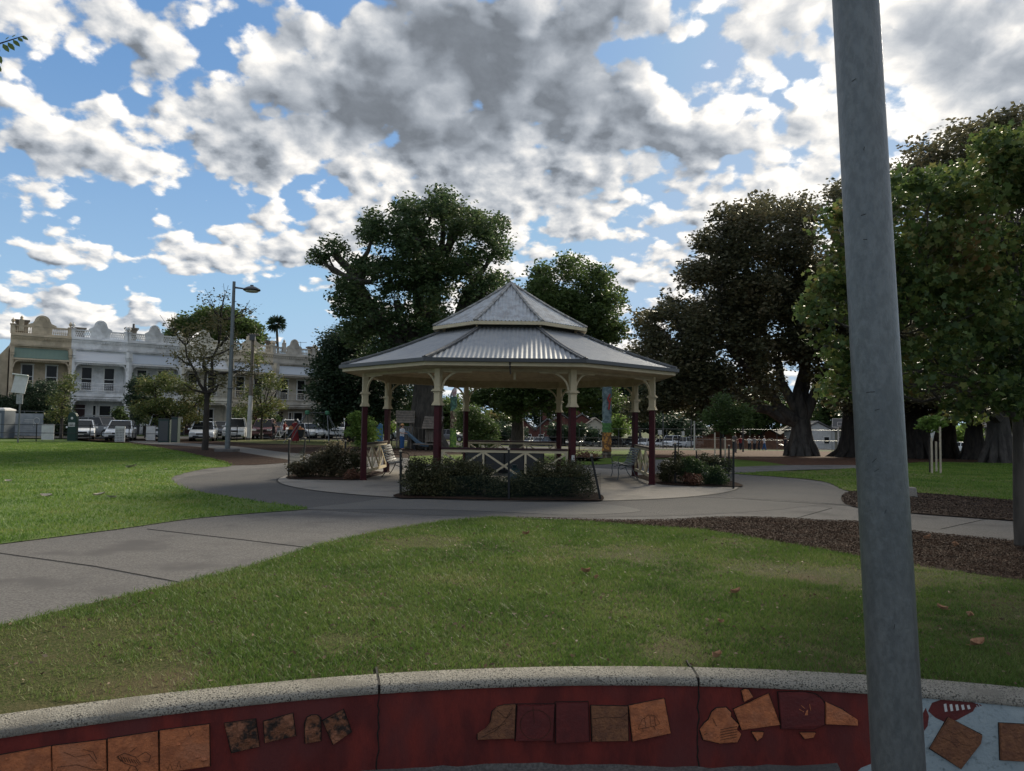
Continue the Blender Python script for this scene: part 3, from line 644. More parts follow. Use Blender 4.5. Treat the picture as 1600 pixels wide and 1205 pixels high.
for m, p, lb in TILES:
    mx_, my_ = sum(q[0] for q in p)/len(p), sum(q[1] for q in p)/len(p)
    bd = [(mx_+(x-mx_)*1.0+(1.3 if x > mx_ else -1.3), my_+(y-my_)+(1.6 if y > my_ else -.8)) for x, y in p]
    o = wall_sheet('tile', p, .022, M[m], wall, bev=.0035, step=.5); wall_sheet('tile_contact_shade', bd, .005, M['crack_and_tile_shade'], o, step=.5); o['label'] = lb; tiles.append(o)  # dark sheet edging each tile, painted as its contact shade
def drawing(i, lines, r=.0013, base=.0242, mat='incised', name='incised_drawing'):
    m = MB()
    for ln in lines:
        q = [wpt(*Wp(*p), base) for p in ln]
        if len(q) > 1: m.tube(q, r*1.35, 5)
    m.build(name, M[mat], tiles[i])
def dots(i, pts, r=.0022, mat='incised', name='incised_dots', off=.0242):
    m = MB()
    for p in pts:
        q = wpt(*Wp(*p), off); m.lathe([(r*.2, -r), (r, 0), (r*.2, r)], q, 7)
    m.build(name, M[mat], tiles[i])
drawing(1, [[(100, 1172), (118, 1180), (140, 1176), (152, 1190)], [(90, 1196), (120, 1192), (150, 1200), (165, 1198)], [(130, 1168), (146, 1172), (152, 1184)]], .0009)
dots(1, [(162, 1159+k*4) for k in range(12)]+[(88+k*5, 1166-k*.55) for k in range(15)], .0012)
drawing(2, [[(185+k*4, 1178+k), (189+k*4, 1187+k*.5)] for k in range(8)]+[[(183, 1180), (195, 1174), (212, 1180), (220, 1190), (212, 1195), (196, 1190), (183, 1180)], [(215, 1180), (228, 1172), (236, 1178), (233, 1188), (224, 1186)], [(204, 1172), (214, 1165)], [(204, 1195), (198, 1206)], [(212, 1195), (218, 1206)]], .0011)
m = MB()
for (x, y, r) in ((279, 1161, .016), (292, 1160, .010), (318, 1184, .024), (308, 1180, .016)):
    m.lathe([(r*.2, -r*.6), (r, 0), (r*.7, r*.4), (r*.15, r*.6)], wpt(*Wp(x, y), .022), 10, sy=.6)
m.build('raised_lump', M['terracotta'], tiles[3], smooth=True)
drawing(3, [[(262, 1200), (266, 1190), (270, 1200)], [(276, 1198), (280, 1186), (283, 1197)], [(295, 1140), (298, 1148), (304, 1142)]], .001)
m = MB(); m.lathe([(.003, -.006), (.011, 0), (.003, .006)], wpt(*Wp(12, 1183), .021), 9); m.build('raised_lump', M['terracotta'], tiles[0], smooth=True)
for i in (4, 5, 6, 7):
    cx = sum(p[0] for p in TILES[i][1])/len(TILES[i][1]); cy = sum(p[1] for p in TILES[i][1])/len(TILES[i][1]); m = MB()
    for k in range(9):
        r = random.uniform(.006, .014); m.lathe([(r*.2, -r*.5), (r, 0), (r*.7, r*.35), (r*.15, r*.5)], wpt(*Wp(cx+random.uniform(-15, 15)*(1 if i != 6 else .5), cy+random.uniform(-12, 12)), .019), 7)
    m.build('raised_relief', M['terracotta_burnt'], tiles[i], smooth=True)
drawing(8, [[(752, 1150), (775, 1138), (798, 1112)], [(776, 1108), (790, 1120), (800, 1104)], [(760, 1142), (780, 1132), (790, 1128)]], .0012)
drawing(9, [[(836+24*math.cos(a), 1130+23*math.sin(a)) for a in np.linspace(0, 6.283, 25)], [(832, 1101), (834, 1128)]], .0011)
drawing(11, [[(925, 1121), (945, 1118), (970, 1119), (979, 1112)]], .0014); dots(11, [(930+random.randint(0, 48), 1107+random.randint(0, 46)) for _ in range(34)], .0018)
drawing(12, [[(996, 1137), (1002, 1122), (1012, 1115), (1022, 1116), (1030, 1128), (1022, 1132), (996, 1137)], [(1006, 1120), (1008, 1134)], [(1014, 1116), (1016, 1133)], [(1021, 1117), (1023, 1131)], [(1003, 1136), (1004, 1142)], [(1020, 1132), (1023, 1138)]], .0009)
drawing(13, [[(1124, 1138+k*4), (1138, 1135+k*4), (1150, 1133+k*4)] for k in range(5)]+[[(1098, 1146), (1104, 1143)], [(1112, 1120), (1118, 1132)]], .0012)
dots(14, [(1162, 1081), (1166, 1079)], .0012); dots(16, [(1179, 1150), (1184, 1148), (1187, 1146)], .0012); dots(18, [(1254+k*4, 1148) for k in range(4)], .0014)
drawing(17, [[(1250, 1100), (1256, 1105)], [(1247, 1106), (1254, 1110)], [(1263, 1098), (1265, 1108)]], .0016, mat='terracotta', name='orange_marks')
m = MB(); m.prism([(-.012, -.014), (.012, -.012), (.006, .02), (-.004, .012)], wpt(*Wp(1259, 1112), .0205), (1, 0, 0), (0, 0, 1), -.002, .003); m.build('orange_mark', M['terracotta'], tiles[17])
drawing(20, [[(1478, 1138), (1490, 1145), (1500, 1142), (1512, 1152), (1520, 1150)], [(1470, 1150), (1484, 1156), (1494, 1166)], [(1490, 1152), (1500, 1160), (1512, 1163)]], .001)
# ------------------------------------------------------------ fallen leaves and litter on the lawn
def fallen(px, py, size, label, rz, curl=1, mt='dry_leaf'):
    g_ = G(px, py, .045); m = MB(); vs = []; n = 7
    for i in range(n):
        t = i/(n-1); w = size*.32*math.sin(t*math.pi)**.8+.002
        for s in (-1, 0, 1): vs.append(((t-.5)*size, s*w, curl*size*(.30*abs(s)+.35*(t-.5)**2*2)))
    m.add(vs, [(i*3+j, i*3+j+1, (i+1)*3+j+1, (i+1)*3+j) for i in range(n-1) for j in range(2)])
    m.tube([(-.5*size, 0, .1*size), (-.75*size, .02*size, .02)], .002, 5)
    o = m.build('fallen_leaf', M[mt], None, smooth=True); o.location = g_; o.rotation_euler = (random.uniform(-.3, .3), random.uniform(-.2, .2), rz)
    tag(o, label, 'leaf', 'dry leaves fallen on the near lawn'); return o
M['dry_leaf'] = material('dry_leaf', (.33, .19, .11), .8, (.22, .11, .06), 30, .2)
for (x, y, s, rz, lb) in ((915, 901, .17, .4, 'curled tan leaf in mid lawn, the farther of a close pair'), (932, 911, .12, 1.2, 'small tan leaf in mid lawn, the nearer of a close pair'), (1150, 934, .15, .2, 'pale curled leaf alone on the lawn left of the pole'),
    (1120, 1038, .14, .7, 'orange-brown leaf lying closest to the coping left of the pole'), (1472, 960, .13, 2.4, 'brown leaf on bare ground right of the pole, farthest of three'), (1514, 972, .14, .9, 'upright tan leaf right of the pole, middle one of three'),
    (1527, 1018, .17, .1, 'long flat brown leaf right of the pole, nearest of three'), (1450, 847, .2, .3, 'pale leaf on the dark bark chips beside the pole'), (1492, 859, .2, 1.0, 'pale leaf on the dark bark chips toward the right tree'), (822, 840, .16, .3, 'small pale leaf near the top of the near lawn'),
    (1126, 982, .10, 2.0, 'tiny brown leaf on the lawn directly below the lone curled leaf')):
    fallen(x, y, s*.66, lb, rz)
M['pale_litter'] = material('bleached_leaf', (.45, .40, .32), .8, (.36, .31, .24), 20)
for (x, y, s, rz, lb) in ((205, 732, .45, .3, 'bleached leaf upper middle of the left lawn'), (72, 779, .32, .2, 'bleached leaf at the far left of the left lawn'), (155, 777, .3, .5, 'bleached leaf on the left lawn, left of a close pair'), (174, 781, .26, 0, 'bleached leaf on the left lawn, right of a close pair'), (258, 736, .2, 1, 'small bleached leaf by the path bend on the left lawn'), (13, 755, .25, 0, 'bleached leaf at the left edge of the picture on the lawn')):
    o = fallen(x, y, s*.7, lb, rz, .5, 'pale_litter'); o['group'] = 'bleached leaves on the left lawn'
rr = np.random.default_rng(33); X = rr.uniform(-6, 8, 6000); Y = 4.4+9*rr.random(6000)**1.3; k = inside(NEAR, X, Y); X, Y = X[k][:1500], Y[k][:1500]
lm = leaf_material('lawn_debris', [(.04, .025, .018), (.12, .08, .05), (.26, .20, .14)], .1, .8, 3)
tag(leaf_cloud('leaf_scraps', np.stack([X, Y, np.full(len(X), .045)], 1), .028, lm, None, LEAF4, .3, .7), 'tiny brown leaf scraps scattered through the near grass', 'leaf litter', None, 'stuff')
# ------------------------------------------------------------ gazebo
gz = thing('gazebo', 'octagonal bandstand with two-tier corrugated roof, cream brackets and maroon posts', 'gazebo', GC, GROT)
AR = 3.25*1.30656; Z0 = .024
def oct_pt(r, k, z=0): a = -math.pi/2-math.pi/8+k*math.pi/4; return Vector((r*math.cos(a), r*math.sin(a), z))
def oct_ring(rs_zs, mb=None):
    """closed octagonal section through (circumradius, z) pairs"""
    m = mb or MB(); k = len(rs_zs); vs = [oct_pt(r, i, z) for i in range(8) for (r, z) in rs_zs]
    return m.add(vs, [(i*k+j, i*k+(j+1) % k, ((i+1) % 8)*k+(j+1) % k, ((i+1) % 8)*k+j) for i in range(8) for j in range(k)])
for k in range(8):
    p = oct_pt(AR, k); ang = math.atan2(p.y, p.x)
    m = MB(); m.box((0, 0, 1.02+Z0/2), (.146, .146, 2.06)); m.box((0, 0, .035), (.17, .17, .06))
    c = m.build('column', M['maroon'], gz, bevel=.012); c.location = p; c.rotation_euler = (0, 0, ang+math.pi/2)
    q = MB(); s = .158
    q.box((0, 0, 2.58), (s-.01, s-.01, .72))
    for (z, w, h) in ((2.045, .235, .03), (2.075, .21, .03), (2.105, .185, .03), (2.345, .185, .025), (2.385, .255, .03), (2.415, .215, .03)): q.box((0, 0, z+.0), (w, w, h))
    q.box((0, 0, 2.225), (s, s, .24))
    q.build('capital', M['cream'], c, bevel=.004)
    for sg in (-1, 1):
        b = MB(); th = math.pi/8*sg
        e = Vector((math.cos(th)*sg, math.sin(th)*sg*(1)*1, 0))
        # direction along the beam to the neighbouring column, in the column's own frame
        nb = oct_pt(AR, k+sg)-p; e = Vector((nb.x, nb.y, 0)).normalized(); e.rotate(Euler((0, 0, -(ang+math.pi/2))))
        pts = []
        for t in np.linspace(0, math.pi/2, 8): pts.append(e*(.10+.58*(1-math.cos(t)))+Vector((0, 0, 2.44+.45*math.sin(t))))
        for a_, b_ in zip(pts[:-1], pts[1:]): b.bar(a_-(b_-a_)*.08, b_+(b_-a_)*.08, .05, .045)
        b.bar(e*.12+Vector((0, 0, 2.855)), e*.80+Vector((0, 0, 2.855)), .05, .03)
        b.build('bracket', M['cream'], c)
oct_ring([(AR+.07, 2.87), (AR+.07, 3.13), (AR-.07, 3.13), (AR-.07, 2.87)]).build('beam', M['cream_deep'], gz)
ae, at, ze, zt = 3.74, 1.61, 3.13, 4.20
def apo(a): return a*1.20711
def roof_panel(ae, at, ze, zt, sag, pitch, amp):
    """one corrugated side, facing -y, as a mesh builder"""
    m = MB(); n = int(ae/pitch*6); rows = 7; vs = []
    for i in range(n+1):
        x = -ae/2+ae*i/n; vmax = 1 if abs(x) < at/2 else max(0.0, (ae/2-abs(x))/(ae/2-at/2))
        for j in range(rows+1):
            v = vmax*j/rows; y = -(apo(ae)+(apo(at)-apo(ae))*v); z = ze+(zt-ze)*(v-sag*math.sin(math.pi*v))+amp*math.sin(2*math.pi*x/pitch)
            vs.append((x, y, z))
    m.add(vs, [(i*(rows+1)+j, (i+1)*(rows+1)+j, (i+1)*(rows+1)+j+1, i*(rows+1)+j+1) for i in range(n) for j in range(rows)]); return m
def roof(name, ae, at, ze, zt, sag, pitch, amp, mat, capmat, capw):
    p = roof_panel(ae, at, ze, zt, sag, pitch, amp); parts = []
    first = None
    for k in range(8):
        if first is None: o = p.build(name, mat, gz, smooth=True); first = o
        else: o = first.copy(); COL.objects.link(o); o.parent = gz
        o.rotation_euler = (0, 0, k*math.pi/4); parts.append(o)
    for k in range(8):
        m = MB(); pts = [oct_pt((ae+(at-ae)*v)*1.30656, k, ze+(zt-ze)*(v-sag*math.sin(math.pi*v))+.035) for v in np.linspace(-.01, 1, 7)]
        m.tube([q+Vector((0, 0, .012)) for q in pts], capw*.20, 6)
        for a, b in zip(pts[:-1], pts[1:]): m.bar(a, b+(b-a)*.03, capw, .035)
        m.build('hip_cap', capmat, gz)
    return parts
roof('lower_roof_panel', ae, at, ze, zt, .055, .115, .012, M['roof'], M['ridge'], .15)
RE = ae*1.30656
oct_ring([(RE+.09, ze+.012), (RE+.09, ze-.075), (RE-.03, ze-.075), (RE-.03, ze+.005)]).build('gutter', M['gutter'], gz)
oct_ring([(RE-.01, ze-.078), (RE-.01, ze-.165), (RE-.045, ze-.165), (RE-.045, ze-.078)]).build('fascia', M['cream'], gz)
oct_ring([(RE-.04, ze-.14), (AR+.05, 2.93), (AR+.05, 2.99), (RE-.04, ze-.10)]).build('soffit', M['cream_deep'], gz)
# lining boards under the lower roof, seen between the posts
m = MB()
for i in range(13):
    t0, t1 = i/13, (i+.88)/13; ra, rb = (AR-.08)*(1-t0)+at*1.30656*t0, (AR-.08)*(1-t1)+at*1.30656*t1; za, zb = 3.08+(zt-.18-3.08)*t0, 3.08+(zt-.18-3.08)*t1
    oct_ring([(ra, za), (rb, zb), (rb, zb+.015), (ra, za+.015)], m)
m.build('ceiling_boards', M['cream_deep'], gz)
au, zu, za = 1.80, 4.36, 5.76
roof('upper_roof_panel', au, .03, zu, za, .035, .105, .014, M['roof_old'], M['ridge_light'], .10)
RU = au*1.30656
oct_ring([(RU+.02, zu-.01), (RU+.02, zu-.10), (RU-.02, zu-.10), (RU-.02, zu-.01)]).build('upper_fascia', M['cream'], gz)
oct_ring([(RU-.02, zu-.09), (at*1.25, zu-.06), (at*1.25, zu-.04), (RU-.02, zu-.07)]).build('upper_soffit', M['cream_deep'], gz)
oct_ring([(at*1.24, 4.06), (at*1.24, zu-.03), (at*1.20, zu-.03), (at*1.20, 4.06)]).build('lantern_wall', M['gutter'], gz)
for k in range(8): m = MB(); q = oct_pt(RU-.12, k); m.bar(q+Vector((0, 0, 4.12)), q+Vector((0, 0, zu-.08)), .04, .04); m.build('lantern_post', M['cream_deep'], gz)
m = MB(); m.lathe([(.05, za-.05), (.05, za+.0), (.02, za+.04), (.005, za+.06)], (0, 0, 0), 8); m.build('finial', M['ridge_light'], gz)
m = MB(); m.tube([(.12, -(apo(ae))-.02, ze-.07), (.12, -(apo(ae))+.05, 2.93), (.125, -apo(3.25)-.09, 2.82)], .022, 8); m.build('downpipe', M['gutter'], gz)
m = MB(); m.box((.22, -apo(3.25)+.25, 2.86), (.06, .05, .34)); m.build('king_post', M['cream'], gz)
m = MB(); m.box((0, 0, 0), (.07, .05, .16)); o = m.build('switch_box', M['offwhite'], gz, bevel=.008); o.location = oct_pt(AR, 1)+Vector((.02, -.13, .80))
def balustrade(k):
    a = oct_pt(AR, k); b = oct_pt(AR, k+1); L0 = (b-a).length-.2; mid = (a+b)/2; ang = math.atan2((b-a).y, (b-a).x)
    r = MB(); r.box((0, 0, 1.0), (L0, .11, .05)); root = r.build('handrail', M['maroon_dark'], gz, bevel=.008); root.location = mid; root.rotation_euler = (0, 0, ang)
    f = MB(); f.box((0, 0, .945), (L0, .06, .07)); f.box((0, 0, .24), (L0, .05, .08))
    n = 3; bw = L0/n
    for i in range(n+1): f.box((-L0/2+bw*i+(.025 if i == 0 else -.025 if i == n else 0), 0, .595), (.05, .045, .63))
    for i in range(n):
        x0 = -L0/2+bw*i+.03; x1 = x0+bw-.06
        f.bar((x0, .004, .28), (x1, .004, .905), .045, .032, up=(0, 1, 0)); f.bar((x1, -.006, .28), (x0, -.006, .905), .045, .032, up=(0, 1, 0))
    f.build('cross_braces', M['cream'], root)
for k in (0, 2, 4, 6): balustrade(k)
# ------------------------------------------------------------ benches
def bench(name, label, slat, frame, loc, rz, n_slat=9):
    t = thing(name, label, 'bench', loc, rz, 'slatted benches inside the gazebo'); Lh = .80   # long axis x, sitter faces -y
    prof = [(-.27, .44), (-.20, .455), (-.13, .445), (-.06, .43), (.01, .42), (.08, .425), (.145, .47), (.18, .54), (.205, .61), (.23, .68), (.255, .75), (.28, .82), (.31, .885)]
    m = MB(); mb = MB()
    for i, (y, z) in enumerate(prof):
        j = min(i+1, len(prof)-1); j0 = max(i-1, 0); an = math.atan2(prof[j][1]-prof[j0][1], prof[j][0]-prof[j0][0])
        (m if i < 6 else mb).box((0, y, z), (Lh*2, .052, .022), (an, 0, 0))
    m.build('seat', slat, t); mb.build('backrest', slat, t)
    for sx in (-.68, .68):
        f = MB(); f.tube([(sx, y+.008, z-.022) for y, z in prof], .014, 6)
        f.tube([(sx, -.25, .43), (sx, -.29, .3), (sx, -.27, .15), (sx, -.31, 0)], .014, 6)
        f.tube([(sx, .08, .41), (sx, .14, .28), (sx, .20, .14), (sx, .30, 0)], .014, 6)
        f.tube([(sx, -.22, .30), (sx, -.05, .38), (sx, .10, .36), (sx, .17, .24)], .009, 5)
        f.tube([(sx, -.26, .43), (sx, -.30, .56), (sx, -.26, .64), (sx, -.10, .66), (sx, .10, .645), (sx, .22, .70)], .012, 6)
        f.build('leg_frame', frame, t)
    return t
bench('park_bench', 'pale grey slatted bench facing right beside the left railing', M['slat'], M['black'], (-3.42, 22.0, .024), R(90))
bench('park_bench', 'dark green-grey slatted bench facing left beside the right railing', M['slat_dark'], M['galv'], (3.42, 22.25, .024), R(-90))
t = thing('black_cabinet', 'long low black box with a flat top standing inside the gazebo', 'cabinet', (-.20, 24.1, .024), R(-1.4))
m = MB(); m.box((0, 0, .37), (2.55, .75, .62)); m.box((0, 0, .03), (2.4, .65, .06)); m.build('body', M['black'], t, bevel=.02)
m = MB(); m.box((0, 0, .715), (2.75, .85, .05)); m.build('top', M['gutter'], t, bevel=.01)
for x in (-.95, -.32, .32, .95):
    m = MB(); m.box((x, -.385, .37), (.58, .02, .54)); d = m.build('door', M['gutter'], t, bevel=.006); h = MB(); h.tube([(x+.2, -.405, .5), (x+.2, -.42, .5), (x+.2, -.42, .4), (x+.2, -.405, .4)], .006, 5); h.build('handle', M['galv'], d)
t = thing('rubbish_bag', 'dark teal bag slumped on the gazebo floor behind the front railing', 'bag', (.1, 19.0, .024))
m = MB(); vs = []; n = 14
prof = [(.02, 0), (.16, .0), (.21, .08), (.20, .2), (.17, .32), (.11, .42), (.05, .47), (.08, .53), (.01, .54)]
for (r, z) in prof:
    for k in range(n): a = 2*math.pi*k/n; w = r*(1+.13*math.sin(3*a+z*9)+.08*math.sin(7*a-z*20)); vs.append((w*math.cos(a), w*math.sin(a), z))
m.add(vs, [(i*n+k, i*n+(k+1) % n, (i+1)*n+(k+1) % n, (i+1)*n+k) for i in range(len(prof)-1) for k in range(n)]); m.build('sack', material('teal_plastic', (.012, .035, .040), .4, spec=.5), t, smooth=True)
m = MB(); m.tube([(.05*math.cos(a), .05*math.sin(a), .47) for a in np.linspace(0, 6.28, 12)], .008, 5); m.build('tie', M['black'], t)
# ------------------------------------------------------------ planting beds round the gazebo
def bed(pts, label_name):
    sheet(label_name, pts, .045, M['mulch'], True)
bed([(G(625, 781).x, G(625, 781).y, 0), (-2.5, 16.2, 0), (-1.75, 17.75, 0), (1.6, 17.75, 0), (1.98, 15.7, 0), (1.2, 15.38, 0), (-.5, 15.3, 0), (-1.8, 15.45, 0)], 'front_bed_mulch')
bed([(-6.15, 20.3, 0), (-5.2, 20.05, 0), (-4.15, 20.1, 0), (-4.0, 21.7, 0), (-4.05, 23.4, 0), (-5.6, 24.6, 0), (-6.4, 22.5, 0)], 'left_bed_mulch')
bed([(6.05, 19.6, 0), (5.0, 19.55, 0), (4.1, 20.0, 0), (3.95, 21.7, 0), (4.0, 23.4, 0), (5.5, 24.6, 0), (6.3, 22.5, 0), (6.35, 20.5, 0)], 'right_bed_mulch')
def stake(px, py_t, py_b, label, dx=0, mat='black', w=.045, grp='black stakes round the planting beds'):
    b = G(px, py_b); tpt = P(px+dx, py_t, b.y); t = thing('stake', label, 'stake', b, 0, grp)
    h = tpt-b; m = MB(); m.bar((0, 0, -.02), (h.x, 0, h.z), w, w); m.build('post', M[mat], t, bevel=.006)
    m = MB(); m.box((h.x, 0, h.z+.02), (w+.012, w+.012, .04)); m.build('cap', M['stake'], t, bevel=.005); return b+Vector((h.x, 0, h.z)), b
ST = {}
for key, a in dict(l1=(451, 687, 746, 'black stake at the left tip of the left bed', 1), l2=(474, 685, 724, 'black stake in the back of the left bed, leaning', 3), l3=(538, 690, 747, 'black stake in the middle of the left bed front', 2), f1=(626, 706, 776, 'black stake at the left end of the front hedge'), f2=(795, 703, 783, 'black stake in the middle of the front hedge'),
    f3=(939, 713, 783, 'black stake leaning left at the right end of the front hedge', -15), r1=(1055, 694, 757, 'black stake beside the right maroon post'), r2=(1088, 705, 730, 'short black stake in the back of the right bed'), r3=(1146, 690, 765, 'tall black stake at the outer corner of the right bed', 0), r4=(1139, 697, 745, 'black stake just behind the tall corner stake of the right bed')).items():
    ST[key] = stake(a[0], a[1], a[2], a[3], a[4] if len(a) > 4 else 0)
def net_material():
    m = bpy.data.materials.new('bird_netting'); m.use_nodes = True; t = m.node_tree; t.nodes.clear(); n = t.nodes.new; l = t.links.new
    d = n('ShaderNodeBsdfDiffuse'); d.inputs[0].default_value = (.015, .03, .026, 1); tr = n('ShaderNodeBsdfTransparent'); mx = n('ShaderNodeMixShader')
    nz = n('ShaderNodeTexNoise'); nz.inputs['Scale'].default_value = 3; tcn = n('ShaderNodeTexCoord'); l(tcn.outputs['Object'], nz.inputs[0])
    mr = n('ShaderNodeMapRange'); l(nz.outputs[0], mr.inputs[0]); mr.inputs[3].default_value = .12; mr.inputs[4].default_value = .34; l(mr.outputs[0], mx.inputs[0])
    l(tr.outputs[0], mx.inputs[1]); l(d.outputs[0], mx.inputs[2]); o = n('ShaderNodeOutputMaterial'); l(mx.outputs[0], o.inputs[0]); return m
M['net'] = net_material()
def netting(label, keys, hh=.62):
    m = MB(); n = 10
    for a, b in zip(keys[:-1], keys[1:]):
        A, B = ST[a][1], ST[b][1]; vs = []
        for i in range(n+1):
            t = i/n; p = A.lerp(B, t); sag = math.sin(t*math.pi)*.10+random.uniform(0, .03)
            for z in (0.04, hh*.5, hh-sag): vs.append((p.x, p.y+.02*math.sin(z*20+i), z))
        m.add(vs, [(i*3+j, (i+1)*3+j, (i+1)*3+j+1, i*3+j+1) for i in range(n) for j in range(2)])
        m.tube([Vector(vs[i*3+2]) for i in range(n+1)], .004, 4)
    o = m.build('netting', M['net']); tag(o, label, 'netting', 'fine netting strung between the stakes')
netting('dark netting in front of the left bed shrubs', ['l2', 'l1', 'l3']); netting('dark netting along the front hedge', ['f1', 'f2', 'f3'], .6); netting('greenish netting round the right bed', ['r1', 'r3', 'r4', 'r2'], .75)
def blob(px, py, r, Y, ry=None, zs=1.0):
    p = P(px, py, Y); rr = r/F*Y; return (p.x, p.y, p.z, rr, ry or rr, rr*zs)
def sh(name, label, px, Y, lst, n, size, lm, tuft=.07, grp=None, **kw):
    b = on(px, Y); return shrub(name, label, 'shrub', b, [blob(*q, Y+random.uniform(-.25, .25)) if len(q) == 3 else blob(*q) for q in lst], n, size, M[lm], M['stem'], tuft, grp, **kw)
grp = 'dark shrubs of the front hedge'
sh('hedge_shrub', 'dark clipped shrub at the left end of the front hedge', 655, 16.2, [(646, 755, 22), (662, 742, 25), (685, 742, 26), (650, 733, 18), (700, 758, 22), (672, 760, 20)], 12000, .045, 'l_hedge', grp=grp)
sh('hedge_shrub', 'dark shrub in the hedge between the left post and centre stake', 720, 16.2, [(705, 738, 26), (728, 745, 28), (748, 742, 22), (700, 762, 20), (765, 755, 20), (730, 733, 20), (735, 765, 18)], 13000, .045, 'l_hedge', grp=grp)
sh('hedge_shrub', 'low dark shrub right around the middle stake of the hedge', 785, 16.0, [(775, 762, 18), (795, 764, 18), (812, 758, 18)], 5000, .045, 'l_hedge', grp=grp)
sh('hedge_shrub', 'wispy dark shrub under the white switch box in the hedge', 860, 16.2, [(832, 750, 24), (858, 740, 26), (885, 745, 28), (850, 758, 24), (905, 740, 22), (912, 758, 18), (880, 762, 20), (822, 762, 16)], 15000, .045, 'l_hedge', .09, grp=grp)
grp = 'shrubs in the left bed'
sh('scrub', 'straw-tipped low grass clump at the left tip of the left bed', 468, 20.9, [(465, 732, 13), (478, 735, 12)], 2200, .07, 'l_scrub', grp=grp)
sh('scrub', 'olive-brown low shrub left of centre in the left bed', 495, 21.1, [(488, 722, 17), (502, 718, 16), (508, 733, 15)], 4200, .06, 'l_scrub', grp=grp)
sh('scrub', 'olive mounded shrub at the left bed centre', 522, 21.2, [(515, 722, 18), (528, 712, 17), (530, 732, 18), (520, 706, 13)], 6500, .055, 'l_scrub', grp=grp)
sh('scrub', 'dark shrub hard against the left post in the left bed', 555, 21.0, [(548, 725, 16), (558, 715, 14), (562, 732, 14)], 3600, .05, 'l_hedge', grp=grp)
sh('scrub', 'low rusty ground plant at the foot of the left post', 556, 20.5, [(552, 742, 9), (562, 744, 8), (545, 744, 7)], 1300, .05, 'l_rust', grp=grp)
m = MB(); t = thing('plume_grass', 'straw-coloured feathery grass tuft rising above the left bed', 'grass clump', on(527, 22.2)); Cc = []
for k in range(110):
    a = random.uniform(0, 6.28); r = random.uniform(.05, .42); h = random.uniform(.75, 1.08); q = [Vector((0, 0, 0)), Vector((math.cos(a)*r*.3, math.sin(a)*r*.3, h*.55)), Vector((math.cos(a)*r, math.sin(a)*r, h))]; m.tube(q, [.005, .004, .002], 3)
    for i in range(16): Cc.append(tuple(q[1].lerp(q[2], .3+.7*random.random())+Vector((random.gauss(0, .015),)*3)))
m.build('stalk', M['stem'], t); leaf_cloud('plume', np.array(Cc), .045, M['l_straw'], t)
grp = 'shrubs in the right bed'
sh('scrub', 'grey-green shrub beside the right post in the right bed', 1045, 20.6, [(1042, 735, 15), (1052, 728, 14), (1038, 745, 10)], 3600, .05, 'l_hedge', grp=grp)
sh('scrub', 'leafy mid green plant in the middle of the right bed', 1083, 20.7, [(1075, 730, 15), (1090, 735, 16), (1066, 735, 12), (1082, 722, 10)], 3600, .07, 'l_mid', grp=grp)
sh('scrub', 'rust-brown low shrub in the right bed front', 1080, 20.0, [(1075, 748, 9), (1086, 750, 9)], 1500, .05, 'l_rust', grp=grp)
sh('scrub', 'yellow-green rounded shrub near the corner stake of the right bed', 1118, 20.0, [(1112, 748, 12), (1125, 746, 12), (1118, 738, 10)], 3000, .055, 'l_mid', grp=grp)
sh('scrub', 'hazy green shrub behind the netting at the right bed back', 1105, 22.0, [(1100, 722, 14), (1120, 724, 14), (1135, 728, 11), (1060, 718, 12)], 3400, .06, 'l_hedge', grp=grp)
# ------------------------------------------------------------ steel pole in the foreground
b0 = P(1404, 1205, 2.0); t0_ = P(1336.5, 0, 2.0); ax = (t0_-b0)/(t0_.z-b0.z)
pb = b0+ax*(PLAZA-b0.z); t = thing('steel_pole', 'tall galvanised steel pole standing close in front of the curved wall', 'pole', pb)
m = MB(); pts = [ax*z for z in (0, .5, 1.5, 2.5, 4, 6)]
m.tube(pts, [.0672, .067, .0645, .0615, .058, .054], 64); m.build('shaft', M['galv'], t, smooth=True)
m = MB(); m.box((0, 0, .01), (.28, .28, .02)); f = m.build('base_plate', M['galv'], t, bevel=.004); m = MB()
for sx in (-.1, .1):
    for sy in (-.1, .1): m.lathe([(.014, .02), (.014, .035), (.008, .036), (.008, .055)], (sx, sy, 0), 6)
m.build('bolt', M['galv'], f)
m = MB()
for dz, w in ((0, 1), (.012, .9), (.022, 1)):
    zc = P(1413, 835, 2.0).z-PLAZA; c0 = ax*(zc-dz); vs = []
    for a in np.linspace(R(-38), R(-20), 5):
        for h in (-.0035, .0035): vs.append(c0+Vector((math.cos(a)*.0642, math.sin(a)*.0642, h)))
    m.add(vs, [(2*i, 2*i+2, 2*i+3, 2*i+1) for i in range(4)])
m.build('stamped_mark', M['black'], t)
m = MB()
for (px, py, l, tl) in ((1347, 333, .012, .2), (1350, 372, .010, -.1), (1370, 640, .012, .3), (1362, 720, .016, .8), (1368, 735, .014, .6), (1356, 612, .022, .05), (1384, 800, .012, 1.2), (1350, 230, .010, 1.3), (1330, 120, .012, .4), (1398, 980, .012, 1.4)):
    q = P(px, py, 1.935)-pb; an0 = 0; c0 = ax*q.z; vx = q-c0; vx.z = 0; vx = vx.normalized(); rr_ = .0672-(q.z/6)*.0132+.0004
    tg = Vector((-vx.y, vx.x, 0)); A = c0+vx*rr_-tg*l*math.cos(tl)/2-Vector((0, 0, l*math.sin(tl)/2)); B_ = c0+vx*rr_+tg*l*math.cos(tl)/2+Vector((0, 0, l*math.sin(tl)/2)); m.tube([A, B_], .0009, 4)
m.build('scratches', M['black'], t)
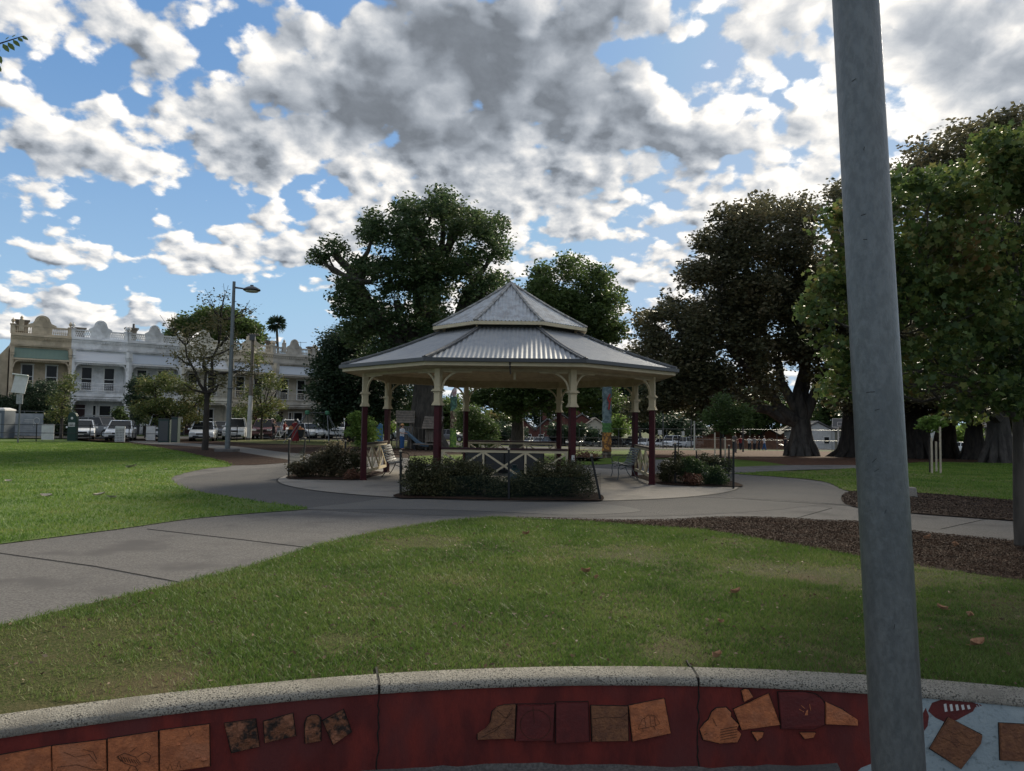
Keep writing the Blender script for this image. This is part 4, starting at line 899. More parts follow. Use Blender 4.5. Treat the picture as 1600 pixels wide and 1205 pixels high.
# ------------------------------------------------------------ leafy twig hanging in at the upper left
tw = thing('overhanging_twig', 'leafy twig tip poking in at the upper left corner against the sky', 'twig', P(-260, 140, 3.2))
o0 = P(-260, 140, 3.2); pts = [P(x, y, 3.2)-o0 for x, y in ((-260, 140), (-120, 100), (-40, 78), (0, 68), (25, 60), (38, 56))]
m = MB(); m.tube(pts, [.012, .008, .005, .003, .002, .0015], 6); m.build('stem', M['stem'], tw)
vs = []; fs = []
for i, (x, y, s, dx, dy) in enumerate([(-6, 72, 1, .5, 1), (4, 68, 1, .7, 1), (12, 66, 1, .8, 1), (20, 62, .9, .9, .9), (28, 59, .8, 1, .8), (34, 56, .7, 1.1, .7), (8, 62, .5, .8, -.5), (18, 58, .5, .8, -.4), (-4, 84, 1, .3, 1), (-18, 78, 1, .5, 1), (-30, 82, 1, .5, 1), (-6, 100, .9, .6, 1), (-45, 84, 1, .5, 1), (-60, 90, 1, .4, 1), (-80, 94, 1, .5, 1), (-100, 98, 1, .4, 1)]):
    a = P(x, y, 3.2+random.uniform(-.01, .01))-o0; l = .045*s; d = Vector((dx, random.uniform(-.3, .3), -dy)).normalized(); w = Vector((dy, .5, dx)).normalized()*.011*s
    k = len(vs); vs += [a, a+d*l*.35+w, a+d*l*.7+w*.8, a+d*l, a+d*l*.7-w*.8, a+d*l*.35-w]; fs.append(tuple(range(k, k+6)))
m = MB(); m.add(vs, fs); m.build('leaflets', M['l_mid'], tw)
# ------------------------------------------------------------ trees
def big(name, label, px, Y, py_base, pbl, depth, nleaf, size, lm, bm_, tuft, r0, fork, forks=(), grp=None, squash=1, rs=1.0, **kw):
    pbl = [(x, y, r*rs) for x, y, r in pbl]
    b = on(px, Y); bl = px_blobs(pbl, Y, depth, squash)
    return tree(name, label, 'tree', b, fork, r0, bl, nleaf, size, M[lm], M[bm_], tuft, group=grp, forks=[P(x, y, Y+dy) for x, y, dy in forks], **kw)
big('elm_tree', 'tall dark green elm with open airy crown, left behind the gazebo', 667, 52, 695,
    [(682, 318, 34), (640, 335, 34), (590, 358, 34), (650, 372, 50), (715, 348, 40), (762, 362, 36), (776, 392, 24), (730, 410, 42), (680, 430, 55), (612, 428, 48), (562, 420, 30), (522, 384, 20), (500, 402, 13), (545, 470, 36), (590, 500, 45), (668, 490, 50), (745, 460, 36), (768, 440, 24), (538, 440, 22), (640, 560, 45), (708, 520, 42), (600, 560, 40), (560, 520, 30), (750, 500, 28)],
    4.8, 66000, .25, 'l_elm', 'bark', .5, 1.15, 5.0, [(620, 470, 0), (690, 400, 1), (560, 440, -1), (740, 440, 0), (650, 380, 2), (520, 395, 0)], limbs=46, per=60, hollow=.4, rs=.84)
big('evergreen_tree', 'dense near-black evergreen at the left foot of the tall elm', 545, 60, 690,
    [(530, 540, 30), (555, 530, 30), (512, 575, 28), (545, 580, 38), (585, 590, 34), (500, 610, 22), (530, 625, 34), (565, 630, 34), (600, 640, 26), (515, 650, 22), (620, 610, 30)],
    3.5, 42000, .26, 'l_ever', 'bark_dark', .5, .4, 2.2, limbs=12, hollow=.2)
big('plane_tree', 'mid green tree with knobbly top to the right behind the gazebo', 808, 74, 685,
    [(850, 428, 22), (890, 424, 26), (850, 460, 30), (932, 438, 30), (952, 470, 25), (880, 480, 42), (920, 500, 44), (832, 475, 24), (955, 520, 24), (835, 530, 36), (890, 560, 44), (940, 570, 34), (775, 615, 34), (822, 600, 36), (868, 620, 34), (745, 625, 24), (800, 635, 24), (910, 620, 32), (945, 625, 26)],
    4.5, 60000, .36, 'l_mid', 'bark', .65, .62, 4.0, [(850, 480, 0), (900, 500, 0), (800, 590, 0)], limbs=24, per=50, hollow=.4, rs=.93)
figs = 'dark fig trees on the right'
big('fig_tree', 'broad dark fig with forked grey trunk right of the gazebo', 1252, 52, 712,
    [(1148, 340, 28), (1195, 330, 30), (1250, 335, 34), (1110, 375, 26), (1160, 385, 48), (1235, 395, 55), (1078, 425, 24), (1125, 440, 46), (1200, 465, 60), (1280, 450, 50), (1042, 480, 26), (1015, 500, 22), (1000, 560, 24), (1035, 590, 26), (1090, 510, 44), (1160, 530, 46), (1018, 535, 28), (1060, 575, 38), (1105, 600, 30), (1010, 590, 22), (1245, 540, 48), (1300, 530, 40), (1180, 570, 26), (1030, 625, 24), (1285, 590, 26), (1310, 420, 30), (1085, 560, 40), (1130, 590, 34), (1060, 620, 26), (1000, 640, 20), (1200, 600, 26), (1155, 480, 50), (1250, 480, 50), (1100, 640, 18), (1160, 625, 16)],
    6.5, 120000, .27, 'l_fig', 'bark_fig', .55, .74, 2.6, [(1150, 560, -1), (1195, 520, 1), (1252, 500, 0), (1300, 550, 0), (1270, 480, 2), (1110, 600, -1)], figs, flare=1.25, buttress=7, limbs=40, per=50, hollow=.35, rs=1.0)
big('fig_tree', 'tallest dark fig at the right edge, its lumpy top against bright cloud', 1560, 39, 724,
    [(1415, 262, 24), (1455, 240, 26), (1500, 222, 30), (1548, 208, 34), (1600, 200, 40), (1660, 200, 50), (1440, 300, 40), (1510, 290, 55), (1600, 290, 70), (1690, 300, 70), (1430, 380, 45), (1500, 400, 70), (1600, 410, 80), (1420, 470, 45), (1490, 520, 60), (1590, 530, 70), (1680, 460, 80), (1650, 570, 60), (1520, 610, 40), (1450, 600, 36)],
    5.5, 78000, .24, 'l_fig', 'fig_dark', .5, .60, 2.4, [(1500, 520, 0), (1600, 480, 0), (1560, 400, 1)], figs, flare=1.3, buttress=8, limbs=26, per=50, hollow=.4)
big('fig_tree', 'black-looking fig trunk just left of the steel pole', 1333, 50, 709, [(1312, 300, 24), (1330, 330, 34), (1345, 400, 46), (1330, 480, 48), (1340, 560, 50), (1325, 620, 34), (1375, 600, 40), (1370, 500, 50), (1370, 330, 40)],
    5, 34000, .27, 'l_fig', 'bark_dark', .55, .7, 3.4, [], figs, flare=2.0, buttress=5, limbs=10, hollow=.15)
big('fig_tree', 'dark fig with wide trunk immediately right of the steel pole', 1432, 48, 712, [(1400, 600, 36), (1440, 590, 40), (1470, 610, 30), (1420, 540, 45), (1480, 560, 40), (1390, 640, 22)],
    5, 26000, .27, 'l_fig', 'bark_dark', .5, .85, 3.0, [], figs, flare=1.3, buttress=6, limbs=8, hollow=.15)
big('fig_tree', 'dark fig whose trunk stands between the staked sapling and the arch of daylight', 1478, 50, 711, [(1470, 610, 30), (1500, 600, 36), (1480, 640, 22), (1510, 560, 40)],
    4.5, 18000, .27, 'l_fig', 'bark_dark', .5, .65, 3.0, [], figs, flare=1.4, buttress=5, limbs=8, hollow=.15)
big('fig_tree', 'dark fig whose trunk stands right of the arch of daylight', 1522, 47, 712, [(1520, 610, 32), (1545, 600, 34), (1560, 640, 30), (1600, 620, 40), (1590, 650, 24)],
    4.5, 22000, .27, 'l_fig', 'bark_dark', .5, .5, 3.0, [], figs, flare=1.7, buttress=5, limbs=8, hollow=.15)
big('oak_tree', 'young oak with lobed green and gold leaves at the right edge', 1591, 10.2, 855,
    [(1305, 345, 24), (1335, 320, 30), (1350, 380, 45), (1300, 440, 30), (1272, 485, 26), (1330, 460, 40), (1290, 540, 26), (1340, 560, 40), (1312, 600, 22), (1410, 300, 45), (1460, 300, 40), (1415, 390, 55), (1510, 300, 55), (1560, 240, 45), (1600, 270, 60), (1680, 240, 80), (1490, 390, 70), (1590, 390, 80), (1440, 470, 60), (1530, 490, 75), (1640, 500, 80), (1460, 560, 55), (1560, 590, 60), (1650, 620, 60), (1410, 600, 30), (1500, 640, 28), (1700, 400, 90)],
    2.1, 34000, .088, 'l_oak', 'bark', .15, .072, 2.0, [(1575, 560, 0), (1500, 600, -.4), (1540, 500, .4), (1585, 380, 0), (1470, 560, .2), (1400, 520, -.3)], shape=LOBED, limbs=70, per=30, hollow=.3, flat=.6, rs=.92, flare=1.25)
big('lawn_tree', 'slender olive-brown sparse tree beside the lamp post', 321, 39, 703,
    [(300, 520, 26), (340, 500, 26), (275, 555, 24), (320, 560, 32), (365, 545, 26), (390, 580, 22), (290, 600, 20), (345, 600, 26), (325, 468, 9), (350, 462, 8), (382, 486, 13), (400, 483, 8), (268, 508, 10), (360, 520, 18)],
    1.7, 3300, .15, 'l_sparse', 'bark_dark', .30, .16, 3.0, [(318, 560, 0), (345, 500, .3), (290, 540, -.3)], limbs=36, per=9, hollow=.1, flare=1.2)
big('street_tree', 'small thin tree with yellowing leaves right of the lamp post', 408, 62, 688,
    [(398, 560, 18), (420, 595, 20), (395, 615, 20), (432, 632, 14), (380, 640, 14), (410, 640, 18), (437, 600, 10)],
    1.6, 3200, .22, 'l_autumn', 'bark_dark', .4, .10, 2.2, limbs=16, per=10, hollow=.2)
big('street_tree', 'rounded olive and orange tree in front of the third house', 262, 57, 688,
    [(232, 605, 22), (262, 598, 22), (290, 610, 20), (225, 640, 18), (255, 635, 26), (290, 640, 22), (318, 625, 14), (245, 660, 14), (275, 662, 14), (306, 655, 12)],
    2.0, 13000, .19, 'l_autumn', 'bark_dark', .3, .15, 1.6, limbs=12, hollow=.2, rs=.88)
big('street_tree', 'dark green bushy tree left of the orange-tinted tree', 228, 62, 688, [(222, 600, 18), (215, 625, 16), (232, 625, 20), (220, 650, 14)], 1.6, 8000, .2, 'l_ever', 'bark_dark', .3, .12, 1.5, limbs=6)
big('garden_tree', 'dark wide bush hiding the ground floor of the beige house', 62, 66, 688,
    [(15, 640, 22), (40, 625, 26), (68, 615, 24), (92, 635, 22), (30, 660, 24), (70, 655, 28), (100, 660, 16), (-20, 640, 30)], 2.6, 24000, .22, 'l_ever', 'bark_dark', .35, .2, 1.5, limbs=10)
big('street_tree', 'spindly tree with a bent pale trunk in front of the dark wide bush', 95, 58, 687, [(92, 625, 13), (104, 605, 12), (110, 590, 8), (98, 645, 10), (85, 650, 9)], 1.0, 1800, .2, 'l_autumn', 'bark', .3, .11, 2.0, limbs=8, per=8)
big('background_tree', 'rounded green tree crown rising behind the terrace roofs', 340, 108, 680, [(292, 508, 18), (322, 498, 20), (355, 500, 22), (385, 515, 18), (278, 526, 14), (400, 530, 12), (340, 530, 26), (398, 512, 9)], 4, 16000, .5, 'l_mid', 'bark_dark', .7, .5, 6, limbs=8)
big('background_tree', 'small feathery crown over the third house roof', 258, 100, 680, [(255, 532, 10), (268, 540, 8), (250, 545, 7)], 1.5, 2600, .4, 'l_mid', 'bark_dark', .5, .2, 5, limbs=5)
big('shrub_tree', 'glossy dark green small tree behind the front railing of the gazebo', 746, 30, 720,
    [(740, 650, 18), (758, 662, 16), (728, 665, 14), (745, 680, 22), (765, 688, 14), (735, 700, 14), (722, 645, 8), (772, 670, 8)], 1.0, 9000, .11, 'l_mid', 'bark_dark', .16, .05, .8, limbs=10, per=12)
big('shrub_tree', 'yellow-green leafy bush left of the left maroon post', 566, 44, 700, [(562, 655, 14), (570, 668, 16), (556, 675, 12), (578, 680, 11), (566, 690, 12)], .9, 6000, .16, 'l_bright', 'bark_dark', .2, .05, .7, limbs=8)
big('shrub_tree', 'bright green bush between the two left posts', 596, 64, 690, [(590, 655, 12), (603, 652, 12), (598, 668, 14), (612, 668, 8), (585, 670, 8)], 1.2, 4200, .2, 'l_bright', 'bark_dark', .25, .06, .7, limbs=6)
big('young_tree', 'young tree with loose crown tied between two pale stakes right of the gazebo', 1126, 36, 712, [(1108, 650, 16), (1128, 640, 18), (1148, 648, 18), (1120, 665, 16), (1140, 668, 16), (1158, 655, 12), (1130, 625, 12), (1165, 640, 9)], 1.2, 3600, .15, 'l_mid', 'bark_dark', .26, .05, 1.6, limbs=12, per=10, rs=.85)
t = big('young_tree', 'small staked sapling with a flat tuft of leaves on the right lawn', 1452, 27.5, 732, [(1448, 660, 9), (1460, 657, 9), (1470, 662, 7), (1440, 663, 6), (1456, 668, 8)], .4, 900, .14, 'l_bright', 'bark_dark', .12, .022, 1.45, limbs=8, per=8)
bg = 'distant trees along the far street'
for i, (px, Y, bl, lm, n, lb) in enumerate([
    (1000, 150, [(985, 640, 24), (1010, 620, 28), (1035, 640, 24), (960, 650, 18), (1000, 600, 26), (1040, 605, 20)], 'l_ever', 11000, 'dark distant tree right behind the gazebo corner post'),
    (1075, 150, [(1060, 640, 26), (1090, 630, 24), (1075, 660, 20)], 'l_mid', 8000, 'distant pale-gapped tree left of the young staked tree'),
    (1190, 140, [(1165, 650, 22), (1190, 645, 24), (1215, 650, 22), (1180, 662, 16), (1145, 655, 18)], 'l_mid', 9000, 'distant rounded green tree left of the forked fig trunk'),
    (1285, 140, [(1275, 655, 16), (1300, 640, 20), (1320, 655, 16), (1290, 625, 16)], 'l_mid', 6000, 'distant green tree behind the basketball hoop'),
    (905, 150, [(930, 640, 24), (900, 655, 14), (960, 640, 26), (975, 610, 24), (950, 600, 26)], 'l_ever', 8000, 'distant dark tree behind the tall carved pole'),
    (968, 118, [(958, 665, 9), (972, 668, 8), (965, 660, 8)], 'l_bright', 2200, 'distant yellow-green bush beside the tall carved pole'),
    (720, 120, [(700, 640, 22), (720, 650, 20), (700, 665, 16), (680, 650, 18), (650, 640, 26), (625, 650, 20), (740, 660, 16)], 'l_mid', 12000, 'distant green tree mass behind the play huts'),
    (840, 150, [(830, 640, 20), (860, 630, 22), (885, 640, 20), (800, 645, 20), (845, 655, 12)], 'l_ever', 7000, 'distant dark tree crown above the red brick gables'),
    (790, 118, [(775, 672, 9), (790, 674, 8), (762, 668, 10), (812, 676, 7)], 'l_ever', 3000, 'distant dark bush left of the plane trunk before the brick house'),
    (880, 118, [(868, 672, 8), (884, 676, 7), (925, 678, 7), (905, 674, 7)], 'l_ever', 3000, 'distant dark bushes before the brown brick house'),
    (1130, 150, [(1110, 640, 26), (1140, 630, 28), (1170, 625, 30), (1205, 630, 26), (1240, 640, 26)], 'l_ever', 12000, 'distant dark tree belt behind the court fence'),
    (1040, 125, [(1030, 665, 14), (1010, 660, 14), (1060, 662, 16), (1090, 668, 12), (975, 662, 10)], 'l_ever', 5000, 'distant low hedge right behind the parked cars'),
    (778, 135, [(770, 655, 13), (785, 660, 11), (762, 668, 9)], 'l_autumn', 3000, 'distant orange-tinged bush left of the thin lamp poles'),
    (1500, 120, [(1500, 680, 14), (1515, 675, 12), (1490, 685, 9)], 'l_bright', 3000, 'sunlit yellow-green bush seen through the arch between the figs'),
    (1380, 130, [(1360, 640, 30), (1400, 645, 26), (1440, 650, 22), (1340, 650, 22)], 'l_ever', 9000, 'distant dark tree behind the steel pole'),
    (1600, 130, [(1560, 640, 30), (1610, 645, 30), (1660, 640, 34)], 'l_ever', 9000, 'distant dark tree at the far right edge'),
    (1690, 60, [(1650, 600, 50), (1700, 560, 60), (1620, 660, 30), (1720, 650, 40)], 'l_ever', 14000, 'dark tree closing the right edge behind the oak'),
    (510, 110, [(500, 640, 14), (520, 650, 14), (490, 655, 10)], 'l_mid', 4000, 'distant green bush behind the swing frame')]):
    big('distant_tree', lb, px, Y, 690, [(x_, y_, r_*1.3) for x_, y_, r_ in bl], 4.5, int(n*1.5), .52, lm, 'bark_dark', .7, .35, 2.5, limbs=6, grp=bg, hollow=.2)
# palm far behind the roofs
pY = 150; pb_ = on(437, pY); tp = P(432, 506, pY)-pb_; t = thing('palm_tree', 'tall thin palm rising far behind the terrace roofs', 'palm', pb_)
m = MB(); m.tube([(0, 0, 0), tp*.5+Vector((.2, 0, 0)), tp], [.35, .28, .25], 8); m.build('trunk', M['bark'], t)
vs = []; fs = []
for k in range(46):
    a = random.uniform(0, 6.28); e0 = random.uniform(-.9, 1.25); L0 = random.uniform(1.5, 2.4); d = Vector((math.cos(a)*math.cos(e0), math.sin(a)*math.cos(e0), math.sin(e0)))
    for j in range(7):
        dd = (d+Vector((random.gauss(0, .22),)*3)*.8+Vector((random.gauss(0, .25), random.gauss(0, .25), random.gauss(0, .2)))).normalized(); s = dd.cross(Vector((0, 0, 1))).normalized()*.07; k0 = len(vs); q = tp+dd*.5
        vs += [q-s, q+s, q+dd*L0*.8+Vector((0, 0, -.3)), q+dd*L0*.6-s]; fs.append((k0, k0+1, k0+2, k0+3))
m = MB(); m.add(vs, fs); m.build('crown', M['l_ever'], t)
# stakes of the young trees
def tree_stake(px, Y, py_t, label, grp):
    b = on(px, Y); h = P(px, py_t, Y).z-b.z; t = MB(); t.tube([(0, 0, -.05), (0, 0, h-.02), (0, 0, h)], [.035, .035, .028], 8); o = t.build('tree_stake', M['stake']); o.location = b; tag(o, label, 'stake', grp)
for a in ((1117, 34, 676, 'pale stake left of the young tree right of the gazebo'), (1133, 34, 683, 'pale stake right of the young tree right of the gazebo'), (1455.5, 27, 684, 'left pale stake of the small sapling, leaning'), (1469, 27, 667, 'right pale stake of the small sapling'), (1462.5, 28, 690, 'middle rear pale stake of the small sapling')): tree_stake(*a, 'pale tree stakes')
# ------------------------------------------------------------ terrace houses
HP = Vector((-47.95, 70, 0)); HD = Vector((.811, .584, 0)); HW = 5.0; HR = math.atan2(HD.y, HD.x)
def wave_mat(name, c1, c2, sc):
    m = material(name, c1, .6); t = m.node_tree; w = t.nodes.new('ShaderNodeTexWave'); w.inputs['Scale'].default_value = sc; tcn = t.nodes.new('ShaderNodeTexCoord'); t.links.new(tcn.outputs['Object'], w.inputs[0])
    mx = t.nodes.new('ShaderNodeMix'); mx.data_type = 'RGBA'; t.links.new(w.outputs[0], mx.inputs[0]); mx.inputs[6].default_value = (*c1, 1); mx.inputs[7].default_value = (*c2, 1); t.links.new(mx.outputs[2], t.nodes['Principled BSDF'].inputs['Base Color']); return m
hm = {}
def hmat(name, c):
    if name not in hm: hm[name] = material('render_'+name, c, .85, tuple(q*.78 for q in c), 1.6, .1, 20, col3=tuple(q*.62 for q in c), scale3=.9, detail=8)
    return hm[name]
def house(k, label, wallc, trimc, verc, style, bz=0.0):
    o = HP+HD*(HW*k); t = thing('terrace_house', label, 'house', (o.x, o.y, bz-.15), HR, 'two-storey terrace houses along the street'); t.scale = (1, 1, 1.12); w = HW; D0 = -1.6   # street side is -y
    wm = hmat('w'+str(wallc), wallc); tm = hmat('t'+str(trimc), trimc)
    m = MB(); m.box((w/2, 4, 4.0), (w-.02, 8, 8.0)); m.build('wall', wm, t)
    # party wall piers
    m = MB()
    for x in ((.13, w-.13)):
        m.box((x, D0/2, 3.7), (.26, -D0, 7.4))
        for z in (1.0, 3.55, 6.9): m.box((x, D0+.0, z), (.36, .2, .16))
        m.box((x, D0-.02, 7.3), (.34, .26, .55)); m.box((x, D0-.02, 3.2), (.32, .24, .42))
    m.build('party_wall', tm, t)
    # parapet and cornice
    m = MB(); m.box((w/2, -.12, 8.15), (w, .30, .9)); m.box((w/2, -.26, 8.62), (w, .42, .14)); m.box((w/2, -.20, 8.48), (w, .32, .10))
    for i in range(22): m.box((.15+i*(w-.3)/21, -.34, 8.36), (.09, .18, .14))
    m.box((w/2, -.15, 7.78), (w, .24, .07))
    m.build('cornice', tm, t)
    m = MB(); m.box((w/2, -.1, 8.76), (w, .24, .14)); m.box((w/2, -.1, 9.42), (w*.99, .24, .12))
    m.box((w/2, -.1, 9.12), (1.75, .22, .56))
    for sx in (-1, 1):
        x0, x1 = (.25, w/2-.9) if sx < 0 else (w/2+.9, w-.25); n = 8
        for i in range(n):
            x = x0+(i+.5)*(x1-x0)/n
            if style == 'lattice':
                m.bar((x-.11, -.1, 8.84), (x+.11, -.1, 9.35), .07, .05, up=(0, 1, 0)); m.bar((x+.11, -.1, 8.84), (x-.11, -.1, 9.35), .07, .05, up=(0, 1, 0))
            else: m.lathe([(.05, 8.83), (.08, 8.98), (.04, 9.2), (.07, 9.36)], (x, -.1, 0), 6)
    m.build('balustrade', tm, t)
    # pediment with scrolls
    m = MB(); pts = [(-.95, 0)]+[(-.95+.0, .12), (-.8, .2), (-.62, .28), (-.55, .42)]+[(.52*math.cos(a), .45+.50*math.sin(a)) for a in np.linspace(math.pi*.97, .03*math.pi, 12)]+[(.55, .42), (.62, .28), (.8, .2), (.95, .12), (.95, 0)]
    pw = {0: 1.25, 1: 1.1, 2: .95, 5: .9}.get(k, 1.0); pts = [(x_*pw, z_*(.85+.15*pw)) for x_, z_ in pts]
    if k in (0, 5): m.box((w/2-1.35*pw, -.1, 9.45), (.42, .3, 1.0)); m.lathe([(.2, 9.95), (.12, 10.05), (.15, 10.15), (.03, 10.3)], (w/2-1.35*pw, -.1, 0), 8)
    m.prism(pts[::-1], (w/2, -.1, 9.46), (1, 0, 0), (0, 0, 1), -.10, .14)
    f = m.build('pediment', tm, t)
    m = MB(); m.tube([(w/2+.40*math.cos(a), -.25, 9.90+.40*math.sin(a)) for a in np.linspace(0, math.pi, 12)], .045, 5)
    for i in range(5): a = math.pi*(i+.5)/5; m.bar((w/2+.1*math.cos(a), -.245, 9.93+.1*math.sin(a)), (w/2+.3*math.cos(a), -.245, 9.93+.3*math.sin(a)), .05, .03, up=(0, 1, 0))
    m.build('shell_relief', tm, f)
    for x in (.13, w-.13):
        m = MB(); m.box((x, -.1, 9.1), (.36, .36, .72)); m.box((x, -.1, 9.52), (.46, .44, .1)); m.lathe([(.09, 9.57), (.06, 9.65), (.17, 9.8), (.15, 9.92), (.05, 9.98), (.03, 10.08)], (x, -.1, 0), 8); m.build('urn_pier', tm, t)
    cx_, cz_ = {0: (.9, 0), 1: (.75, -.3), 2: (.55, .05), 5: (.25, .1), 6: (.3, -.1)}.get(k, (.5, -.4))
    ch = MB(); ch.box((cx_, 1.6, 9.2+cz_), (.95, .6, 1.6)); ch.box((cx_, 1.6, 10.02+cz_), (1.3, .9, .14)); ch.box((cx_, 1.6, 9.86+cz_), (1.1, .75, .1))
    c = ch.build('chimney', hmat('chim', (.13, .12, .105)), t)
    if k == 2:
        q = MB(); q.lathe([(.13, 10.12), (.11, 10.5), (.13, 10.55)], (cx_+.2, 1.6, 0), 8); q.build('chimney_pot', M['gutter'], c)
    # verandah roof, balcony slab, frieze
    vr = MB(); ys = [(-.05, 7.55), (-.6, 7.30), (-1.1, 6.98), (D0-.1, 6.62)]; vs = [(x, y, z) for y, z in ys for x in (.27, w-.27)]+[(x, y, z-.05) for y, z in ys for x in (.27, w-.27)]
    vr.add(vs, [(0, 2, 3, 1), (2, 4, 5, 3), (4, 6, 7, 5), (8, 9, 11, 10), (10, 11, 13, 12), (12, 13, 15, 14), (6, 14, 15, 7)]); vr.build('verandah_roof', verc, t)
    m = MB(); m.box((w/2, D0-.06, 6.52), (w-.5, .08, .16)); m.build('verandah_beam', tm, t); m = MB(); m.box((w/2, D0/2, 3.62), (w-.52, -D0, .16)); m.box((w/2, D0-.02, 3.62), (w-.4, .16, .28)); m.box((w/2, D0-.02, 3.36), (w-.52, .06, .14)); m.build('balcony', tm, t)
    # cast iron lace
    m = MB(); y = D0-.02; m.box((w/2, y, 4.68), (w-.52, .06, .06)); m.box((w/2, y, 3.84), (w-.52, .04, .04)); n = 26
    for i in range(n+1): x = .27+i*(w-.54)/n; m.box((x, y, 4.26), (.025, .02, .84))
    for i in range(n):
        x = .27+(i+.5)*(w-.54)/n; r_ = .07
        for zc in (4.02, 4.24, 4.48): m.tube([(x+r_*math.cos(a), y, zc+r_*math.sin(a)) for a in np.linspace(0, 6.283, 7)], .013, 3, cap=False)
    for z0 in (6.40, 3.24):
        n = 30
        for i in range(n): x = .3+i*(w-.6)/n; m.box((x, y, z0-.06), (.06, .02, .12+.05*(i % 2)))
        for sx in (-1, 1):
            xb = .27 if sx < 0 else w-.27
            for a in np.linspace(0, math.pi/2, 7): m.box((xb-sx*.55*(1-math.sin(a))*1, y, z0-.55*(1-math.cos(a))), (.12, .02, .12))
    m.build('iron_lace', tm, t)
    # openings
    def win(x, z0, ww, hh, arch=False, dark=True):
        f = MB(); y = -.03
        for sx in (-1, 1): f.box((x+sx*(ww/2+.05), y, z0+hh/2), (.10, .12, hh+.2))
        f.box((x, y, z0+hh+.06), (ww+.3, .14, .12)); f.box((x, y-.05, z0-.06), (ww+.3, .22, .1)); f.box((x, y+.01, z0+hh/2), (ww, .05, .06))
        fr = f.build('window', tm if not dark else M['white'], t); g_ = MB(); g_.box((x, y+.02, z0+hh/2), (ww, .03, hh)); g_.build('pane', M['glass'], fr)
    win(1.45, 4.1, .85, 2.0); win(3.45, 4.1, .85, 2.0); win(3.2, .95, .95, 1.75); win(2.25, .95, .22, 1.75)
    d = MB(); d.box((.95, -.04, 1.25), (.95, .1, 2.3)); d.box((.95, -.04, 2.62), (.95, .1, .3)); dd = d.build('door', M['maroon_dark'] if k % 2 else M['gutter'], t); h = MB(); h.lathe([(.03, -.03), (.04, 0), (.03, .03)], (1.3, -.12, 1.15), 8); h.build('handle', M['galv'], dd)
    # front fence wall
    m = MB(); m.box((w/2+.5, D0-2.5, .5), (w-1.2, .1, .9)); n = 24
    m.build('front_fence', tm if k % 2 else M['black'], t)
    m = MB(); m.prism([(0, 0), (1.6, 0), (1.6, .9), (1.2, 1.0), (.8, 1.35), (.5, 1.9), (.15, 2.1), (0, 2.1)], (w, D0, .0), (0, -1, 0), (0, 0, 1), -.12, .12); m.build('scroll_wing_wall', tm, t)
green_v = wave_mat('green_striped_iron', (.10, .15, .12), (.14, .20, .165), 3); grey_v = wave_mat('grey_corrugated_iron', (.30, .33, .36), (.38, .41, .44), 4); pale_v = wave_mat('pale_corrugated_iron', (.46, .47, .48), (.55, .56, .57), 4)
o = HP-HD*9.0; t = thing('beige_building', 'plain beige rendered building wall cut by the left edge, lower than the terraces', 'building', (o.x, o.y, -.1), HR)
bw = hmat('plain_beige', (.50, .42, .31)); m = MB(); m.prism([(0, 0), (8.9, 0), (8.9, 8.6), (8.1, 7.5), (0, 7.0)], (0, .4, 0), (1, 0, 0), (0, 0, 1), -8, 0); m.build('wall', bw, t)
m = MB(); m.bar((-.2, .3, 7.12), (8.1, .3, 7.62), .5, .14); m.build('coping', hmat('plain_trim', (.42, .36, .28)), t)
for x in (2.0, 5.2): m = MB(); m.box((x, .36, 4.9), (1.1, .12, 1.7)); f_ = m.build('window', M['white'], t); m = MB(); m.box((x, .29, 4.9), (.92, .03, 1.5)); m.build('pane', M['glass'], f_)
house(0, 'beige terrace house with a green verandah roof, leftmost whole one', (.52, .43, .31), (.56, .46, .33), green_v, 'bal')
house(1, 'all-white terrace house with white iron lace balcony', (.74, .75, .75), (.78, .78, .78), pale_v, 'lattice')
house(2, 'white and grey terrace house behind the olive and orange tree', (.66, .67, .67), (.62, .62, .61), grey_v, 'lattice')
house(3, 'cream terrace house behind the lamp post', (.60, .56, .46), (.62, .58, .48), pale_v, 'bal', -.1)
house(4, 'tan terrace house with a cream pediment right of the lamp post', (.52, .46, .34), (.58, .50, .38), grey_v, 'bal', -.2)
house(5, 'grey-beige terrace house below the palm', (.48, .43, .35), (.44, .41, .36), grey_v, 'bal', -.3)
house(6, 'terrace house half hidden by the near-black evergreen', (.52, .43, .32), (.52, .45, .34), grey_v, 'bal', -.4)
house(7, 'terrace house whose arches show between the left gazebo posts', (.52, .45, .34), (.56, .47, .35), grey_v, 'bal', -.5)
# garden plants before the houses
for (px, Y, r, lm, lb) in ((185, 68, 9, 'l_mid', 'dark garden bush by the white house steps'), (375, 75, 12, 'l_mid', 'spiky green bush in front of the cream house'), (425, 78, 13, 'l_mid', 'leafy bush between lamp post and swing'), (404, 78, 12, 'l_rust', 'dark reddish hedge right of the street pole'), (505, 80, 12, 'l_ever', 'dark garden bush behind the swing frame'), (545, 84, 10, 'l_autumn', 'olive garden bush left of the yellow-green bush'), (10, 66, 12, 'l_ever', 'garden bush behind the grey cabin at the far left')):
    b = on(px, Y); hh = b.z+1.3
    shrub('garden_bush', lb, 'bush', b, [(b.x+dx, b.y+dy, b.z+z, r/F*Y*.8, r/F*Y*.8, 1.0) for dx, dy, z in ((-.3, 0, .9), (.4, .2, 1.2), (0, -.3, 1.8))], 2600, .22, M[lm], M['stem'], .25, 'garden bushes before the terrace')
